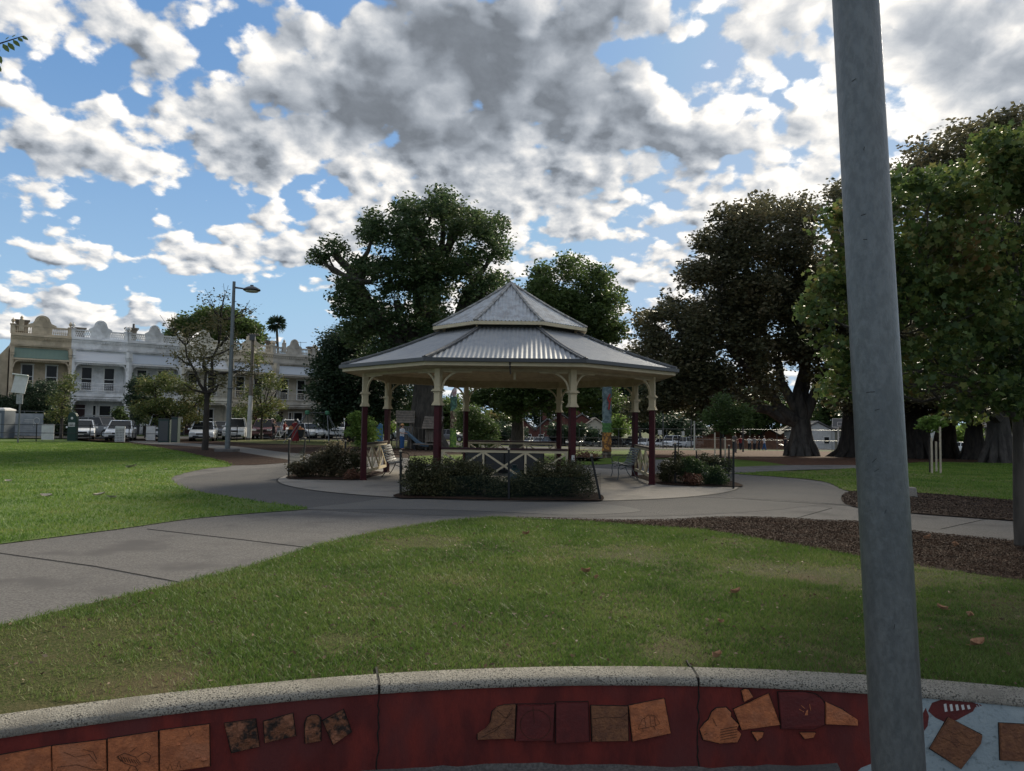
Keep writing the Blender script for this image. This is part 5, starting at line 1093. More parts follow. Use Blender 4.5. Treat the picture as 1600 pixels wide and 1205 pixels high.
# roof aerials
for px, Y, pt, lb in ((421, 96, 527, 'thin roof aerial left of the palm'), (470, 99, 534, 'thin roof aerial right of the palm')):
    tpn = P(px, pt, Y); m = MB(); z0 = 8.2; m.tube([(0, 0, z0-tpn.z), (0, 0, 0)], .03, 5); m.tube([(-.8, 0, -.1), (.8, 0, -.1)], .025, 5)
    for i in range(6): m.tube([(-.7+i*.28, -.25, -.1), (-.7+i*.28, .25, -.1)], .018, 4)
    o = m.build('aerial', M['gutter']); o.location = tpn; tag(o, lb, 'aerial', 'roof aerials')
# ------------------------------------------------------------ vehicles (nose toward -y)
def carpaint(n, c): return material('car_paint_'+n, c, .25, spec=.6, metal=.0)
PAINT = dict(white=carpaint('white', (.62, .63, .64)), silver=carpaint('silver', (.36, .38, .40)), dark=carpaint('dark', (.035, .038, .045)), grey=carpaint('grey', (.11, .11, .12)), plum=carpaint('plum', (.09, .035, .04)), blue=carpaint('blue', (.05, .08, .13)), red=carpaint('red', (.22, .02, .02)))
KIND = dict(hatch=(4.1, .80, .90, 1.50, -1.15, -.30, 1.35, 1.95), sedan=(4.6, .74, .90, 1.45, -1.15, -.45, .95, 1.75), suv=(4.6, .98, 1.10, 1.75, -1.15, -.55, 1.75, 2.15), van=(4.7, 1.05, 1.15, 1.98, -1.75, -1.05, 2.15, 2.3), ute=(5.0, .98, 1.08, 1.78, -1.0, -.4, .75, .95))
protos = {}
def car(kind, paint, px, Y, rz, label, grp):
    key = (kind, paint); loc = on(px, Y)
    if key in protos: return dup(protos[key], loc, rz, label)
    L0, hood, belt, top, w0, r0, r1, w1 = KIND[kind]; t = thing('parked_car', label, 'car', loc, rz, grp); protos[key] = t; h = L0/2; P_ = PAINT[paint]
    m = MB(); prof = [(-h, .32), (-h-.03, .55), (-h+.12, hood-.10), (w0-.02, belt-.02), (w1, belt), (h-.05, belt-.06 if kind != 'ute' else belt-.1), (h, .6), (h-.05, .32), (h-.55, .22), (-h+.5, .22)]
    m.prism(prof, (-.86, 0, 0), (0, 1, 0), (0, 0, 1), 0, 1.72)
    m.build('body', P_, t, smooth=True, bevel=.07, segs=3)
    m = MB(); b, tp = .80, .64
    vs = [(-b, w0, belt-.03), (b, w0, belt-.03), (b, w1, belt-.03), (-b, w1, belt-.03), (-tp, r0, top-.05), (tp, r0, top-.05), (tp, r1, top-.06), (-tp, r1, top-.06)]
    m.add(vs, [(3, 2, 1, 0), (4, 5, 6, 7), (0, 1, 5, 4), (1, 2, 6, 5), (2, 3, 7, 6), (3, 0, 4, 7)]); m.build('windows', M['glass'], t)
    m = MB()
    for sx in (-1, 1):
        m.bar((sx*b, w0, belt-.03), (sx*tp, r0, top-.04), .06, .06); m.bar((sx*b, w1, belt-.03), (sx*tp, r1, top-.05), .10, .07)
        ym = (r0+r1)/2+.1; m.bar((sx*b*1.0, ym, belt-.03), (sx*tp, ym, top-.04), .05, .10, up=(0, 1, 0)); m.bar((sx*tp, r0-.02, top-.04), (sx*tp, r1+.02, top-.05), .07, .06)
    m.add([(-tp, r0-.04, top-.045), (tp, r0-.04, top-.045), (tp, r1+.04, top-.055), (-tp, r1+.04, top-.055), (-tp*.86, r0+.18, top), (tp*.86, r0+.18, top), (tp*.86, r1-.15, top-.01), (-tp*.86, r1-.15, top-.01)], [(4, 5, 6, 7), (0, 1, 5, 4), (1, 2, 6, 5), (2, 3, 7, 6), (3, 0, 4, 7)])
    m.build('roof', P_, t)
    for sx in (-1, 1):
        for y in (-h+.85, h-.85):
            a = MB(); a.prism([(.36*math.cos(q), .36*math.sin(q)) for q in np.linspace(0, 6.283, 17)[:-1]], (sx*.80, y, .33), (0, 1, 0), (0, 0, 1), -.072, .072)
            wh = a.build('wheel_arch', M['black'], t)
            a = MB(); a.prism([(.31*math.cos(q), .31*math.sin(q)) for q in np.linspace(0, 6.283, 21)[:-1]], (sx*.79, y, .31), (0, 1, 0), (0, 0, 1), -.10, .10); wh = a.build('wheel', M['rubber'], t, bevel=.02)
            a = MB(); a.prism([(.20*math.cos(q), .20*math.sin(q)) for q in np.linspace(0, 6.283, 13)[:-1]], (sx*.79, y, .31), (0, 1, 0), (0, 0, 1), -.107, .107); a.build('rim', M['rim'], wh)
        a = MB(); a.box((sx*.62, -h+.03, hood-.19), (.34, .16, .15), (R(-12), 0, 0)); a.build('headlight', M['lamp_lens'], t, bevel=.03)
        a = MB(); a.box((sx*.68, h-.02, belt-.22), (.26, .08, .20)); a.build('tail_light', M['tail'], t, bevel=.02)
        a = MB(); a.box((sx*.96, w0+.28, belt+.02), (.18, .12, .13)); a.build('mirror', P_, t, bevel=.03)
    m = MB(); m.box((0, -h-.01, hood-.24), (.75, .06, .12)); m.box((0, -h-.0, .36), (1.2, .08, .16)); m.build('grille', M['black'], t)
    for y in (-h-.05, h+.01): m = MB(); m.box((0, y, .45), (.37, .02, .12)); m.build('number_plate', M['offwhite'], t)
    if kind in ('suv', 'ute'):
        m = MB()
        for sx in (-1, 1): m.tube([(sx*.58, r0+.2, top), (sx*.58, r0+.25, top+.06), (sx*.58, r1-.25, top+.06), (sx*.58, r1-.2, top)], .02, 5)
        m.build('roof_rail', M['galv'], t)
    return t
g1 = 'cars parked along the park side of the street'
car('hatch', 'white', 128, 56.5, R(28), 'white hatchback half hidden by the dark green pillar', g1)
car('suv', 'grey', 157, 63, R(68), 'dark grey four wheel drive seen side-on before the white house', g1)
car('hatch', 'white', 189, 54.5, R(22), 'white hatchback nose toward us in front of the white house steps', g1)
car('van', 'white', 253, 58, R(22), 'boxy white car left of the green cabinets', g1)
car('hatch', 'white', 318, 56.5, R(18), 'white hatchback behind the thin tree by the lamp', g1)
car('ute', 'white', 368, 62, R(16), 'white utility with a black grille right behind the lamp post', g1)
car('suv', 'plum', 413, 66, R(12), 'plum-coloured four wheel drive with roof rails right of the street pole', g1)
car('suv', 'white', 454, 70, R(20), 'white wagon behind the standing woman in red', g1)
car('hatch', 'dark', 440, 73, R(20), 'dark car behind the cargo bicycle', g1)
car('sedan', 'silver', 482, 69, R(38), 'silver car half covered by the swing frame', g1)
car('hatch', 'dark', 505, 72, R(10), 'dark blue-black car right of the swing frame', g1)
car('van', 'white', 528, 70, R(6), 'white van-like car left of the yellow-green bush', g1)
car('sedan', 'silver', 592, 70, R(80), 'silver sedan side-on between the two left posts', g1)
car('hatch', 'red', 452, 84, R(60), 'red car far behind the cargo bicycle', g1)
car('hatch', 'dark', 348, 66, R(10), 'dark car between the thin tree and the lamp post', g1)
car('sedan', 'grey', 705, 88, R(70), 'dark grey car behind the green carved pole', g1)
g2 = 'distant cars in the car park'
rs = random.Random(5)
cols_ = [(748, 'hatch', 'white', 'distant white car, leftmost one behind the glossy small tree'), (768, 'sedan', 'silver', 'distant silver car behind the glossy small tree'), (782, 'hatch', 'white', 'distant white car just left of the leaning plane trunk'), (826, 'sedan', 'white', 'distant white car between the plane trunk and the thin grey pole'), (845, 'sedan', 'silver', 'distant silver car behind the thin grey pole'), (862, 'hatch', 'blue', 'distant blue-grey car left of the front right post'),
    (880, 'sedan', 'white', 'distant white car behind the front right post'), (903, 'sedan', 'white', 'distant white car right of the front right post'), (924, 'sedan', 'silver', 'distant silver car left of the tall carved pole'), (957, 'suv', 'dark', 'distant dark car right of the tall carved pole'), (974, 'sedan', 'white', 'distant white car with dark neighbour left of the rear right post'), (990, 'suv', 'dark', 'distant dark car behind the rear right post'), (1006, 'hatch', 'white', 'distant white car between the two right posts'),
    (1034, 'sedan', 'white', 'distant white car right of the right front post'), (1050, 'van', 'white', 'distant white van left of the court pole'), (1068, 'suv', 'silver', 'distant silver four wheel drive before the court fence'), (1085, 'van', 'white', 'distant white van nearest the tall hoop pole'), (1212, 'sedan', 'dark', 'distant dark car behind the court left of the forked fig'), (1510, 'sedan', 'white', 'white car seen through the arch between the fig trunks')]
for px, kd, pt, lb in cols_:
    Yc = 119+rs.random()*5 if px < 1400 else 100
    o = car(kd, pt, px, Yc, R(rs.choice([-35, -30, 30, 25, -25])), lb, g2); o['group'] = g2
# ------------------------------------------------------------ people
def person(label, px, Y, hgt, rz, top, bottom, pose='stand', hair='dark', hat=None, dress=False, grp=None, loc=None):
    b = loc if loc is not None else on(px, Y); t = thing('person', label, 'person', b, rz, grp); s = hgt/1.7
    lg = (.10, .10) if pose != 'walk' else (.10, .10)
    arm = {'stand': ((.24, 0, 1.10), (.25, -.08, .86)), 'hold': ((.22, -.05, 1.12), (.12, -.30, 1.12)), 'walk': ((.24, .08, 1.10), (.25, .0, .88)), 'push': ((.22, -.2, 1.18), (.18, -.45, 1.15)), 'sit': ((.22, -.05, 1.1), (.16, -.3, .95))}[pose]
    J = {'pel': ((0, 0, .92), .13), 'waist': ((0, 0, 1.06), .115), 'chest': ((0, .01, 1.28), .145), 'neck': ((0, 0, 1.44), .055), 'head0': ((0, -.01, 1.52), .075), 'head1': ((0, -.015, 1.60), .088), 'head2': ((0, -.01, 1.67), .07), 'nose': ((0, -.11, 1.575), .018)}
    E = [('pel', 'waist'), ('waist', 'chest'), ('chest', 'neck'), ('neck', 'head0'), ('head0', 'head1'), ('head1', 'head2'), ('head0', 'nose')]
    for sx, n in ((-1, 'l'), (1, 'r')):
        w = .22*sx if pose == 'walk' else .02*sx
        J['sh'+n] = ((sx*.17, 0, 1.40), .062); J['el'+n] = ((sx*arm[0][0], arm[0][1], arm[0][2]), .042); J['wr'+n] = ((sx*arm[1][0], arm[1][1], arm[1][2]), .028); J['ha'+n] = ((sx*arm[1][0]*.97, arm[1][1]-.06, arm[1][2]-.06), .034)
        J['hip'+n] = ((sx*.09, 0, .86), .10); J['kn'+n] = ((sx*.10, -.03+w*.5, .48), .062); J['an'+n] = ((sx*.10, w, .09), .042); J['to'+n] = ((sx*.11, w-.17, .03), .034)
        E += [('chest', 'sh'+n), ('sh'+n, 'el'+n), ('el'+n, 'wr'+n), ('wr'+n, 'ha'+n), ('pel', 'hip'+n), ('hip'+n, 'kn'+n), ('kn'+n, 'an'+n), ('an'+n, 'to'+n)]
    ks = list(J); me = bpy.data.meshes.new('body'); me.from_pydata([tuple(q*s for q in J[k][0]) for k in ks], [(ks.index(a), ks.index(c)) for a, c in E], [])
    o = bpy.data.objects.new('body', me); COL.objects.link(o); md = o.modifiers.new('skin', 'SKIN'); sv = me.skin_vertices[0].data
    for i, k in enumerate(ks): sv[i].radius = (J[k][1]*s*.92,)*2; sv[i].use_root = k == 'pel'
    o.modifiers.new('sub', 'SUBSURF').levels = 1
    dg = bpy.context.evaluated_depsgraph_get(); ev = o.evaluated_get(dg); nm = bpy.data.meshes.new_from_object(ev); bpy.data.objects.remove(o)
    nm.materials.append(M['skin']); nm.polygons.foreach_set('use_smooth', [True]*len(nm.polygons)); o = bpy.data.objects.new('body', nm); COL.objects.link(o); o.parent = t
    def V3(k): return Vector(J[k][0])*s
    # clothes follow the body a little outside it
    m = MB(); m.lathe([(.155*s, .88*s), (.15*s, 1.0*s), (.145*s, 1.1*s), (.175*s, 1.28*s), (.165*s, 1.40*s), (.06*s, 1.46*s)], (0, 0, 0), 14, sx=1.12, sy=.82)
    for n in 'lr': m.tube([V3('sh'+n), V3('sh'+n).lerp(V3('el'+n), .75)], [.075*s, .062*s], 9)
    m.build('shirt', top, t, smooth=True)
    if dress: m = MB(); m.lathe([(.30*s, .14*s), (.26*s, .4*s), (.20*s, .75*s), (.165*s, .98*s), (.15*s, 1.08*s)], (0, 0, 0), 16, sy=.85); m.build('skirt', bottom, t, smooth=True)
    else:
        m = MB()
        for n in 'lr': m.tube([V3('hip'+n)+Vector((0, 0, .06*s)), V3('kn'+n), V3('an'+n)], [.12*s, .095*s, .10*s if hat == 'straw' else .07*s], 10)
        m.build('trousers', bottom, t, smooth=True)
    m = MB(); c = Vector((0, .015, 1.625))*s
    m.lathe([(.05*s, -.10*s), (.093*s, -.04*s), (.100*s, .02*s), (.085*s, .075*s), (.03*s, .105*s)], c, 12); m.build('hair', M['hair_'+hair], t, smooth=True)
    if hat:
        m = MB(); br = .19 if hat == 'straw' else .12
        m.lathe([(br*s, 1.655*s), (br*s, 1.665*s), (.115*s, 1.675*s), (.105*s, 1.76*s), (.05*s, 1.79*s)], (0, 0, 0), 14)
        m.build('hat', M['straw_hat'] if hat == 'straw' else M['white'], t, smooth=True)
    return t
M['skin'] = material('skin', (.42, .25, .18), .6); M['hair_dark'] = material('dark_hair', (.02, .014, .01), .6); M['hair_fair'] = material('fair_hair', (.22, .14, .07), .6); M['straw_hat'] = material('straw_hat', (.50, .27, .12), .8)
cl = lambda n, c: material('cloth_'+n, c, .9, tuple(q*.8 for q in c), 12)
CW, CB, CR, CD, CG, CP = cl('white', (.6, .6, .62)), cl('denim', (.03, .09, .22)), cl('red', (.16, .018, .022)), cl('dark', (.02, .022, .03)), cl('grey', (.18, .18, .19)), cl('pink', (.4, .18, .16))
person('person in an orange sun hat, white top and wide blue trousers by the slide', 628, 48.5, 1.62, R(60), CW, CB, 'hold', 'dark', 'straw')
person('person in a long dark red dress standing beside the swing frame', 461, 55, 1.75, R(200), CR, CR, 'hold', 'dark', None, True)
person('person in red leaning over the black cargo bicycle', 444, 62, 1.6, R(90), CR, CD, 'push', 'dark')
person('person in dark clothes walking a bicycle left of the cargo bicycle', 427, 61, 1.65, R(80), CD, CD, 'push', 'dark')
dk = on(648, 53.5); person('child with a white cap up on the play deck', 648, 53.5, 1.25, R(150), CD, CD, 'stand', 'dark', 'cap', loc=Vector((dk.x, dk.y, dk.z+.62)))
cg = 'people standing around the far court'
for px, Y, h, tp_, bt, ps, lb in ((1148, 62, 1.75, CG, CG, 'stand', 'person in grey standing right beside the tall court light pole, nearest of the court group'), (1157, 88, 1.7, CR, CD, 'walk', 'person in a dark red top at the court, left of the pole'), (1171, 92, 1.7, CW, CD, 'stand', 'person in a pale top, first of the middle court group'),
    (1179, 91, 1.7, CG, CD, 'stand', 'person in grey, second of the middle court group'), (1186, 93, 1.7, CD, CD, 'walk', 'person in black between two others at the court'), (1194, 90, 1.75, CW, CB, 'walk', 'person in pale top and blue trousers, rightmost of the middle court group'), (1227, 86, 1.7, CD, CD, 'stand', 'person in black alone just left of the forked fig trunk')):
    person(lb, px, Y, h, R(random.uniform(0, 360)), tp_, bt, ps, 'dark', grp=cg)
# ------------------------------------------------------------ bicycles
def bike(label, px, Y, rz, cargo=False):
    t = thing('bicycle', label, 'bicycle', on(px, Y), rz)
    for x in (-.85 if cargo else -.52, .52):
        m = MB(); m.tube([(x+.32*math.cos(a), 0, .34+.32*math.sin(a)) for a in np.linspace(0, 6.283, 21)], .022, 6, cap=False); w = m.build('wheel', M['rubber'], t)
        s = MB()
        for k in range(6): a = k*math.pi/6; s.tube([(x+.3*math.cos(a), 0, .34+.3*math.sin(a)), (x-.3*math.cos(a), 0, .34-.3*math.sin(a))], .005, 3)
        s.build('spokes', M['galv'], w)
    m = MB()
    for a, b in (((.52, 0, .34), (.1, 0, .3)), ((.1, 0, .3), (.25, 0, .85)), ((.25, 0, .8), (-.3, 0, .75)), ((-.3, 0, .85), (.1, 0, .3)), ((.25, 0, .8), (.52, 0, .34)), ((-.3, 0, .95), (-.85 if cargo else -.52, 0, .34))): m.tube([a, b], .02, 6)
    m.tube([(-.33, -.28, 1.0), (-.3, 0, .97), (-.33, .28, 1.0)], .014, 5); m.build('frame', M['white'] if cargo else M['galv'], t)
    m = MB(); m.box((.27, 0, .89), (.26, .14, .06)); m.build('saddle', M['black'], t, bevel=.02)
    if cargo:
        m = MB(); m.box((-1.15, 0, .62), (1.2, .62, .62), taper=1.1); m.build('cargo_box', M['black'], t, bevel=.02)
        m = MB(); m.prism([(-1.75, .93), (-.55, .93), (-.7, 1.22), (-1.3, 1.28)], (0, -.31, 0), (1, 0, 0), (0, 0, 1), -.62, 0); m.build('rain_cover', material('orange_canvas', (.42, .17, .07), .8), t)
bike('white-framed cargo bicycle with an orange-topped black box', 440, 60, R(185), True); bike('small bicycle leaning behind the cargo bicycle', 345, 61, R(20))
# ------------------------------------------------------------ street furniture on the left
lamp = thing('street_lamp', 'tall grey lamp post with a single round head reaching right', 'street lamp', on(355.5, 37.5)); lb = on(355.5, 37.5)
topz = P(361, 440, 37.5).z-lb.z; m = MB(); m.tube([(0, 0, 0), (.02, 0, 1.2), (.04, 0, topz*.5), (.06, 0, topz)], [.13, .125, .105, .075], 14); m.build('post', M['galv'], lamp, smooth=True)
m = MB(); m.box((0, 0, .08), (.95, .95, .16)); m.build('footing', M['path'], lamp, bevel=.03); m = MB(); m.tube([(.05, 0, topz-.30), (.55, 0, topz-.36), (.75, 0, topz-.36)], [.05, .04, .04], 8); m.build('arm', M['gutter'], lamp)
m = MB(); m.lathe([(.03, .2), (.08, .19), (.10, .12), (.2, .10), (.42, -.02), (.44, -.07), (.38, -.12)], (.98, 0, topz-.36), 20); h = m.build('lamp_head', M['gutter'], lamp, smooth=True)
m = MB(); m.lathe([(.36, -.12), (.30, -.17), (.05, -.20)], (.98, 0, topz-.36), 16); m.build('lens', M['lamp_lens'], h)
m = MB(); m.lathe([(.14, 3.2), (.16, 3.24), (.14, 3.28)], (0.05, 0, 0), 12); m.build('collar', M['galv'], lamp)
pp = on(388.5, 60); t = thing('power_pole', 'weathered timber power pole with a pale metal skirt right of the lamp post', 'pole', pp); hz = P(391, 523, 60).z-pp.z
m = MB(); m.tube([(0, 0, -.1), (.1, 0, hz)], [.19, .13], 12); m.build('shaft', M['timber'], t); m = MB(); m.tube([(.01, 0, .2), (.045, 0, hz*.42)], [.20, .175], 12); m.build('metal_skirt', M['offwhite'], t); m = MB(); m.box((.1, -.16, hz-.25), (.45, .2, .5)); m.build('transformer_box', M['gutter'], t, bevel=.02)
m = MB()
for i in range(4): m.lathe([(.04, 0), (.06, .05), (.04, .12)], (-.2+.2*i, 0, hz), 6)
m.box((.1, 0, hz-.02), (1.0, .1, .1)); m.build('crossarm', M['timber'], t)
sp = on(28, 46); t = thing('park_sign', 'tilted white sign board on a thin pole at the far left', 'sign', sp); hz = P(29, 585, 46).z-sp.z
m = MB(); m.tube([(0, 0, 0), (.03, 0, hz)], .045, 8); m.build('pole', M['galv'], t)
m = MB(); m.box((.02, -.1, hz-.62), (.86, .04, 1.15), (R(-8), R(6), 0)); s = m.build('sign_board', M['offwhite'], t, bevel=.01); m = MB(); m.box((.02, -.1, hz-.02), (.95, .12, .06), (0, R(6), 0)); m.build('board_frame', M['white'], s); m = MB(); m.box((.03, -.08, hz-1.55), (.40, .04, .62)); m.build('lower_plate', M['slat'], t, bevel=.01)
gp = on(113, 52); t = thing('green_pillar', 'dark green information pillar with a round white symbol and pale panel', 'pillar', gp)
m = MB(); m.prism([(-.30, 0), (.30, 0), (.30, 1.75), (.2, 1.95), (0, 2.03), (-.2, 1.95), (-.30, 1.75)], (0, -.15, 0), (1, 0, 0), (0, 0, 1), -.3, 0); m.build('cabinet', material('park_green', (.012, .035, .028), .5), t, bevel=.02)
m = MB(); m.box((0, -.16, 1.15), (.46, .02, .28)); p_ = m.build('notice_panel', M['offwhite'], t); m = MB(); m.lathe([(.06, 0), (.09, .005), (.06, .01)], (0, 0, 0), 14); o = m.build('round_symbol', M['offwhite'], t); o.location = (0, -.155, 1.60); o.rotation_euler = (R(90), 0, 0)
m = MB()
for i in range(3): m.box((-.03, -.172, 1.22-.07*i), (.30-.05*i, .006, .02))
m.build('text_lines', M['black'], p_)
def board(name, label, px, py0, py1, Y, w, cat='board', mt='offwhite', grid=False):
    b = on(px, Y); z1 = P(px, py0, Y).z-b.z; t = thing(name, label, cat, b, R(random.uniform(-12, 12)))
    m = MB(); m.box((0, 0, z1/2+.03), (w, .05, z1-.06)); s = m.build('panel', M[mt], t, bevel=.01); m = MB()
    for sx in (-1, 1): m.box((sx*(w/2-.04), .04, z1/2), (.05, .05, z1)); 
    m.build('leg_frame', M['galv'], t)
    if grid:
        m = MB()
        for i in range(6):
            for j in range(8): m.box((-w*.36+i*w*.145, -.032, z1*.12+j*z1*.1), (w*.07, .012, z1*.05))
        m.build('punched_holes', M['black'], s)
board('white_board', 'plain white board standing on the grass left of the green pillar', 74, 663, 686, 52, .92); board('litter_bin', 'pale litter bin housing with a grid of square holes before the white hatchback', 187, 666, 688, 50, .72, 'bin', 'offwhite', True); board('white_board', 'smaller white board left of the boxy white car', 235, 666, 686, 54, .75)
for px, w, z, lb in ((257, .75, 1.62, 'left dark green utility cabinet under the orange-tinted tree'), (274, .45, 1.75, 'narrow right dark green utility cabinet under the orange-tinted tree')):
    b = on(px, 51.5); t = thing('utility_cabinet', lb, 'cabinet', b, 0, 'green utility cabinets'); m = MB(); m.box((0, 0, z/2), (w, .45, z)); m.build('body', material('cabinet_green', (.014, .035, .032), .5), t, bevel=.02); m = MB(); m.box((0, 0, z+.02), (w+.06, .5, .05)); m.build('lid', M['gutter'], t); m = MB(); m.box((0, -.232, z/2), (w*.85, .015, z*.85)); m.build('door', M['gutter'], t)
b = on(5, 56); t = thing('site_cabin', 'grey portable cabin cut by the left edge of the picture', 'cabin', b); m = MB(); m.box((-.2, 0, 1.05), (1.25, 1.25, 2.1)); m.build('body', material('cabin_grey', (.10, .12, .14), .6), t, bevel=.03); m = MB(); m.lathe([(.92, 2.1), (.9, 2.2), (.5, 2.32)], (-.2, 0, 0), 4); m.build('roof', M['offwhite'], t); m = MB(); m.box((-.2, -.63, 1.0), (.8, .02, 1.8)); m.build('door', M['slat'], t)
b0_, b1_ = on(17, 58), on(66, 58); t = thing('banner_fence', 'temporary fence covered with pale grey printed banner sheets', 'fence', b0_); wd = (b1_-b0_).length
m = MB(); m.box((wd/2, 0, 1.05), (wd, .03, 1.75)); s = m.build('banner', material('banner_sheet', (.27, .29, .31), .6, (.20, .22, .24), 2.5), t)
m = MB()
for x in (0, wd*.38, wd): m.tube([(x, .04, 0), (x, .04, 2.15)], .03, 6)
m.tube([(0, .04, 2.1), (wd, .04, 2.1)], .02, 5); m.build('frame', M['galv'], t)
m = MB(); cx = wd*.80
m.tube([(cx+.24*math.cos(a), -.02, 1.35+.24*math.sin(a)) for a in np.linspace(0, 6.283, 15)], .028, 4, cap=False); m.tube([(cx-.24, -.02, 1.35), (cx-.24, -.02, .95)], .028, 4)
for z in (1.42, 1.26): m.box((wd*.56, -.022, z), (.75, .01, .05))
for z in (.85, .70): m.box((wd*.56, -.022, z), (.6, .01, .03))
m.build('printed_marks', M['offwhite'], s)
def rail_fence(label, pts, hgt, step, mat='black', rails=(.98, .5), r=.035, grp=None):
    """pts world xy; posts stand on the ground"""
    t = thing('post_fence', label, 'fence', (pts[0][0], pts[0][1], tz(*pts[0][:2]))); o = Vector(t.location); top = []
    for a, b in zip(pts[:-1], pts[1:]):
        a = Vector((a[0], a[1], 0)); b = Vector((b[0], b[1], 0)); n = max(1, round((b-a).length/step))
        for i in range(n+(1 if b.xy == Vector(pts[-1][:2]) else 0)): p = a.lerp(b, i/n); p.z = tz(p.x, p.y); top.append(p-o)
    for p in top:
        m = MB(); m.tube([p, p+Vector((0, 0, hgt))], r, 6); m.lathe([(r*1.2, hgt), (r*1.2, hgt+.03), (r*.5, hgt+.06)], p, 6); m.build('post', M[mat], t)
    for f in rails:
        m = MB(); m.tube([p+Vector((0, 0, hgt*f)) for p in top], r*.6, 5); m.build('rail', M[mat], t)
    return t
q = lambda px, Y: (on(px, Y).x, Y)
rail_fence('low black post and rail fence along the far edge of the left lawn', [q(-30, 49), q(140, 50.5), q(260, 52.5), q(370, 57)], 1.15, 3.0)
rail_fence('black post fence crossing behind the swing frame', [q(470, 60), q(560, 58), q(612, 56)], 1.15, 2.2, rails=(.95,))
rail_fence('black post and rail fence of the playground, right of centre', [q(858, 57), q(1000, 56.5), q(1060, 56)], 1.15, 2.6)
rail_fence('tall thin wire fence with a pale top rail round the far court', [q(905, 106), q(1000, 98), q(1130, 92), q(1300, 90), q(1345, 90)], 2.6, 3.4, 'galv', (1.0, .5), .03)
rail_fence('dark wire fence in front of the red brick house', [q(770, 112), q(880, 112)], 2.6, 3.4, 'gutter', (1.0, .55, .05), .03)
# ------------------------------------------------------------ playground
t = thing('swing', 'swing frame of thin pale legs with green corner joints', 'swing', on(492, 54)); z1 = 2.25; a0 = Vector((-.62, 0, z1)); a1 = Vector((.62, .9, z1))
m = MB(); m.tube([a0, a1], .045, 8); m.build('crossbar', M['galv'], t)
for a, s in ((a0, -1), (a1, 1)):
    m = MB(); m.lathe([(.10, -.16), (.17, -.10), (.17, .08), (.10, .16)], a, 10); m.build('joint', material('joint_green', (.05, .16, .09), .5), t)
    for d in (Vector((s*.9-.5, -.9, 0)), Vector((s*.35+.35, .9, 0)), Vector((s*1.25, .1, 0))): m = MB(); m.tube([a, Vector((a.x+d.x, a.y+d.y, 0))], .032, 6); m.build('leg', M['galv'], t)
for f in (.3, .72):
    c0 = a0.lerp(a1, f); m = MB(); m.lathe([(.12, -.13), (.20, -.05), (.21, .12), (.19, .14)], c0-Vector((0, 0, 1.55)), 10); s = m.build('swing_seat', M['offwhite'], t); m = MB()
    for dx in (-.18, .18): m.tube([c0+Vector((dx, 0, 0)), c0+Vector((dx, 0, -1.45))], .01, 4)
    m.build('chain', M['galv'], s)
def hut(label, px, Y, w, zr, flip, deck=.62):
    b = on(px, Y); t = thing('play_hut', label, 'play hut', b, 0, 'play tower huts')
    for sx in (-1, 1):
        for y in (-.6, .6): m = MB(); m.box((sx*w/2, y, zr/2), (.11, .11, zr)); m.build('post', M['timber'], t, bevel=.01)
    m = MB(); m.box((0, 0, deck), (w+.1, 1.35, .08)); m.build('deck', M['timber'], t)
    m = MB(); n = 5
    for s in (-1, 1):
        for i in range(n):
            za = zr+.85-(i+.5)*.17; ya = s*(.10+(i+.5)*.17)
            m.box((flip*(.0+.03*i), ya, za), (w+.35-.02*i, .24, .03), (s*R(-45+6), 0, 0))
    m.build('roof', M['timber'], t)
    m = MB()
    for i in range(6): m.box((-w/2+.1+i*(w-.2)/5, -.6, deck+.42), (w*.12, .03, .78))
    m.box((0, -.6, deck+.82), (w, .06, .06)); m.build('railing_boards', M['timber'], t)
    m = MB(); m.box((0, .6, deck+.45), (w, .03, .9)); m.build('back_panel', M['slat'] if flip > 0 else M['timber'], t); return t
hut('left play hut with pitched board roof above the slide', 633, 50.5, .95, 1.75, 1); hut('right play hut with pitched board roof partly behind the front left post', 678, 50.0, .95, 1.45, -1)
b = on(640, 49.6); t = thing('slide', 'blue-grey slide running down to the right from the play hut', 'slide', b); m = MB(); vs = []; S = [(-.35, 1.0), (-.15, .98), (.15, .72), (.45, .45), (.75, .26), (1.0, .2), (1.25, .18)]
for x, z in S: vs += [(x, -.28, z+.16), (x, -.26, z), (x, .26, z), (x, .28, z+.16)]
m.add(vs, [(i*4+j, i*4+j+1, (i+1)*4+j+1, (i+1)*4+j) for i in range(len(S)-1) for j in range(3)]); bl_ = material('slide_blue', (.10, .16, .22), .35, spec=.6); m.build('chute', bl_, t)
for y in (-.28, .28): m = MB(); m.tube([(x, y, z+.18) for x, z in S], .04, 7); m.build('side_rail', bl_, t)
m = MB(); m.box((.3, 0, .2), (.06, .4, .45)); m.box((1.05, 0, .1), (.06, .4, .22)); m.build('support', M['black'], t)
rail_fence('timber railing bridge between the two play huts', [q(648, 50.2), q(672, 50.2)], 1.45, .28, 'timber', (1.0, .45), .035)
b = on(664, 48.8); t = thing('low_platform', 'low dark platform on black legs beside the foot of the slide', 'platform', b); m = MB(); m.box((0, 0, .40), (1.5, .6, .08)); m.build('top', M['timber'], t, bevel=.01)
for sx in (-1, 1): m = MB(); m.box((sx*.65, 0, .18), (.10, .5, .36)); m.build('leg', M['black'], t)
b = on(585, 56); t = thing('blue_panel', 'small blue play panel left of the rear left post', 'play panel', b); m = MB(); m.prism([(-.35, .3), (.35, .2), (.3, 1.5), (.1, 1.65), (-.1, 1.35), (-.3, 1.25)], (.3, 0, 0), (1, 0, 0), (0, 0, 1), -.04, .04); m.build('panel', material('panel_blue', (.07, .19, .32), .6), t, bevel=.01); m = MB(); m.box((.05, .05, .4), (.08, .08, .8)); m.box((.6, .05, .4), (.08, .08, .8)); m.build('post', M['timber'], t)
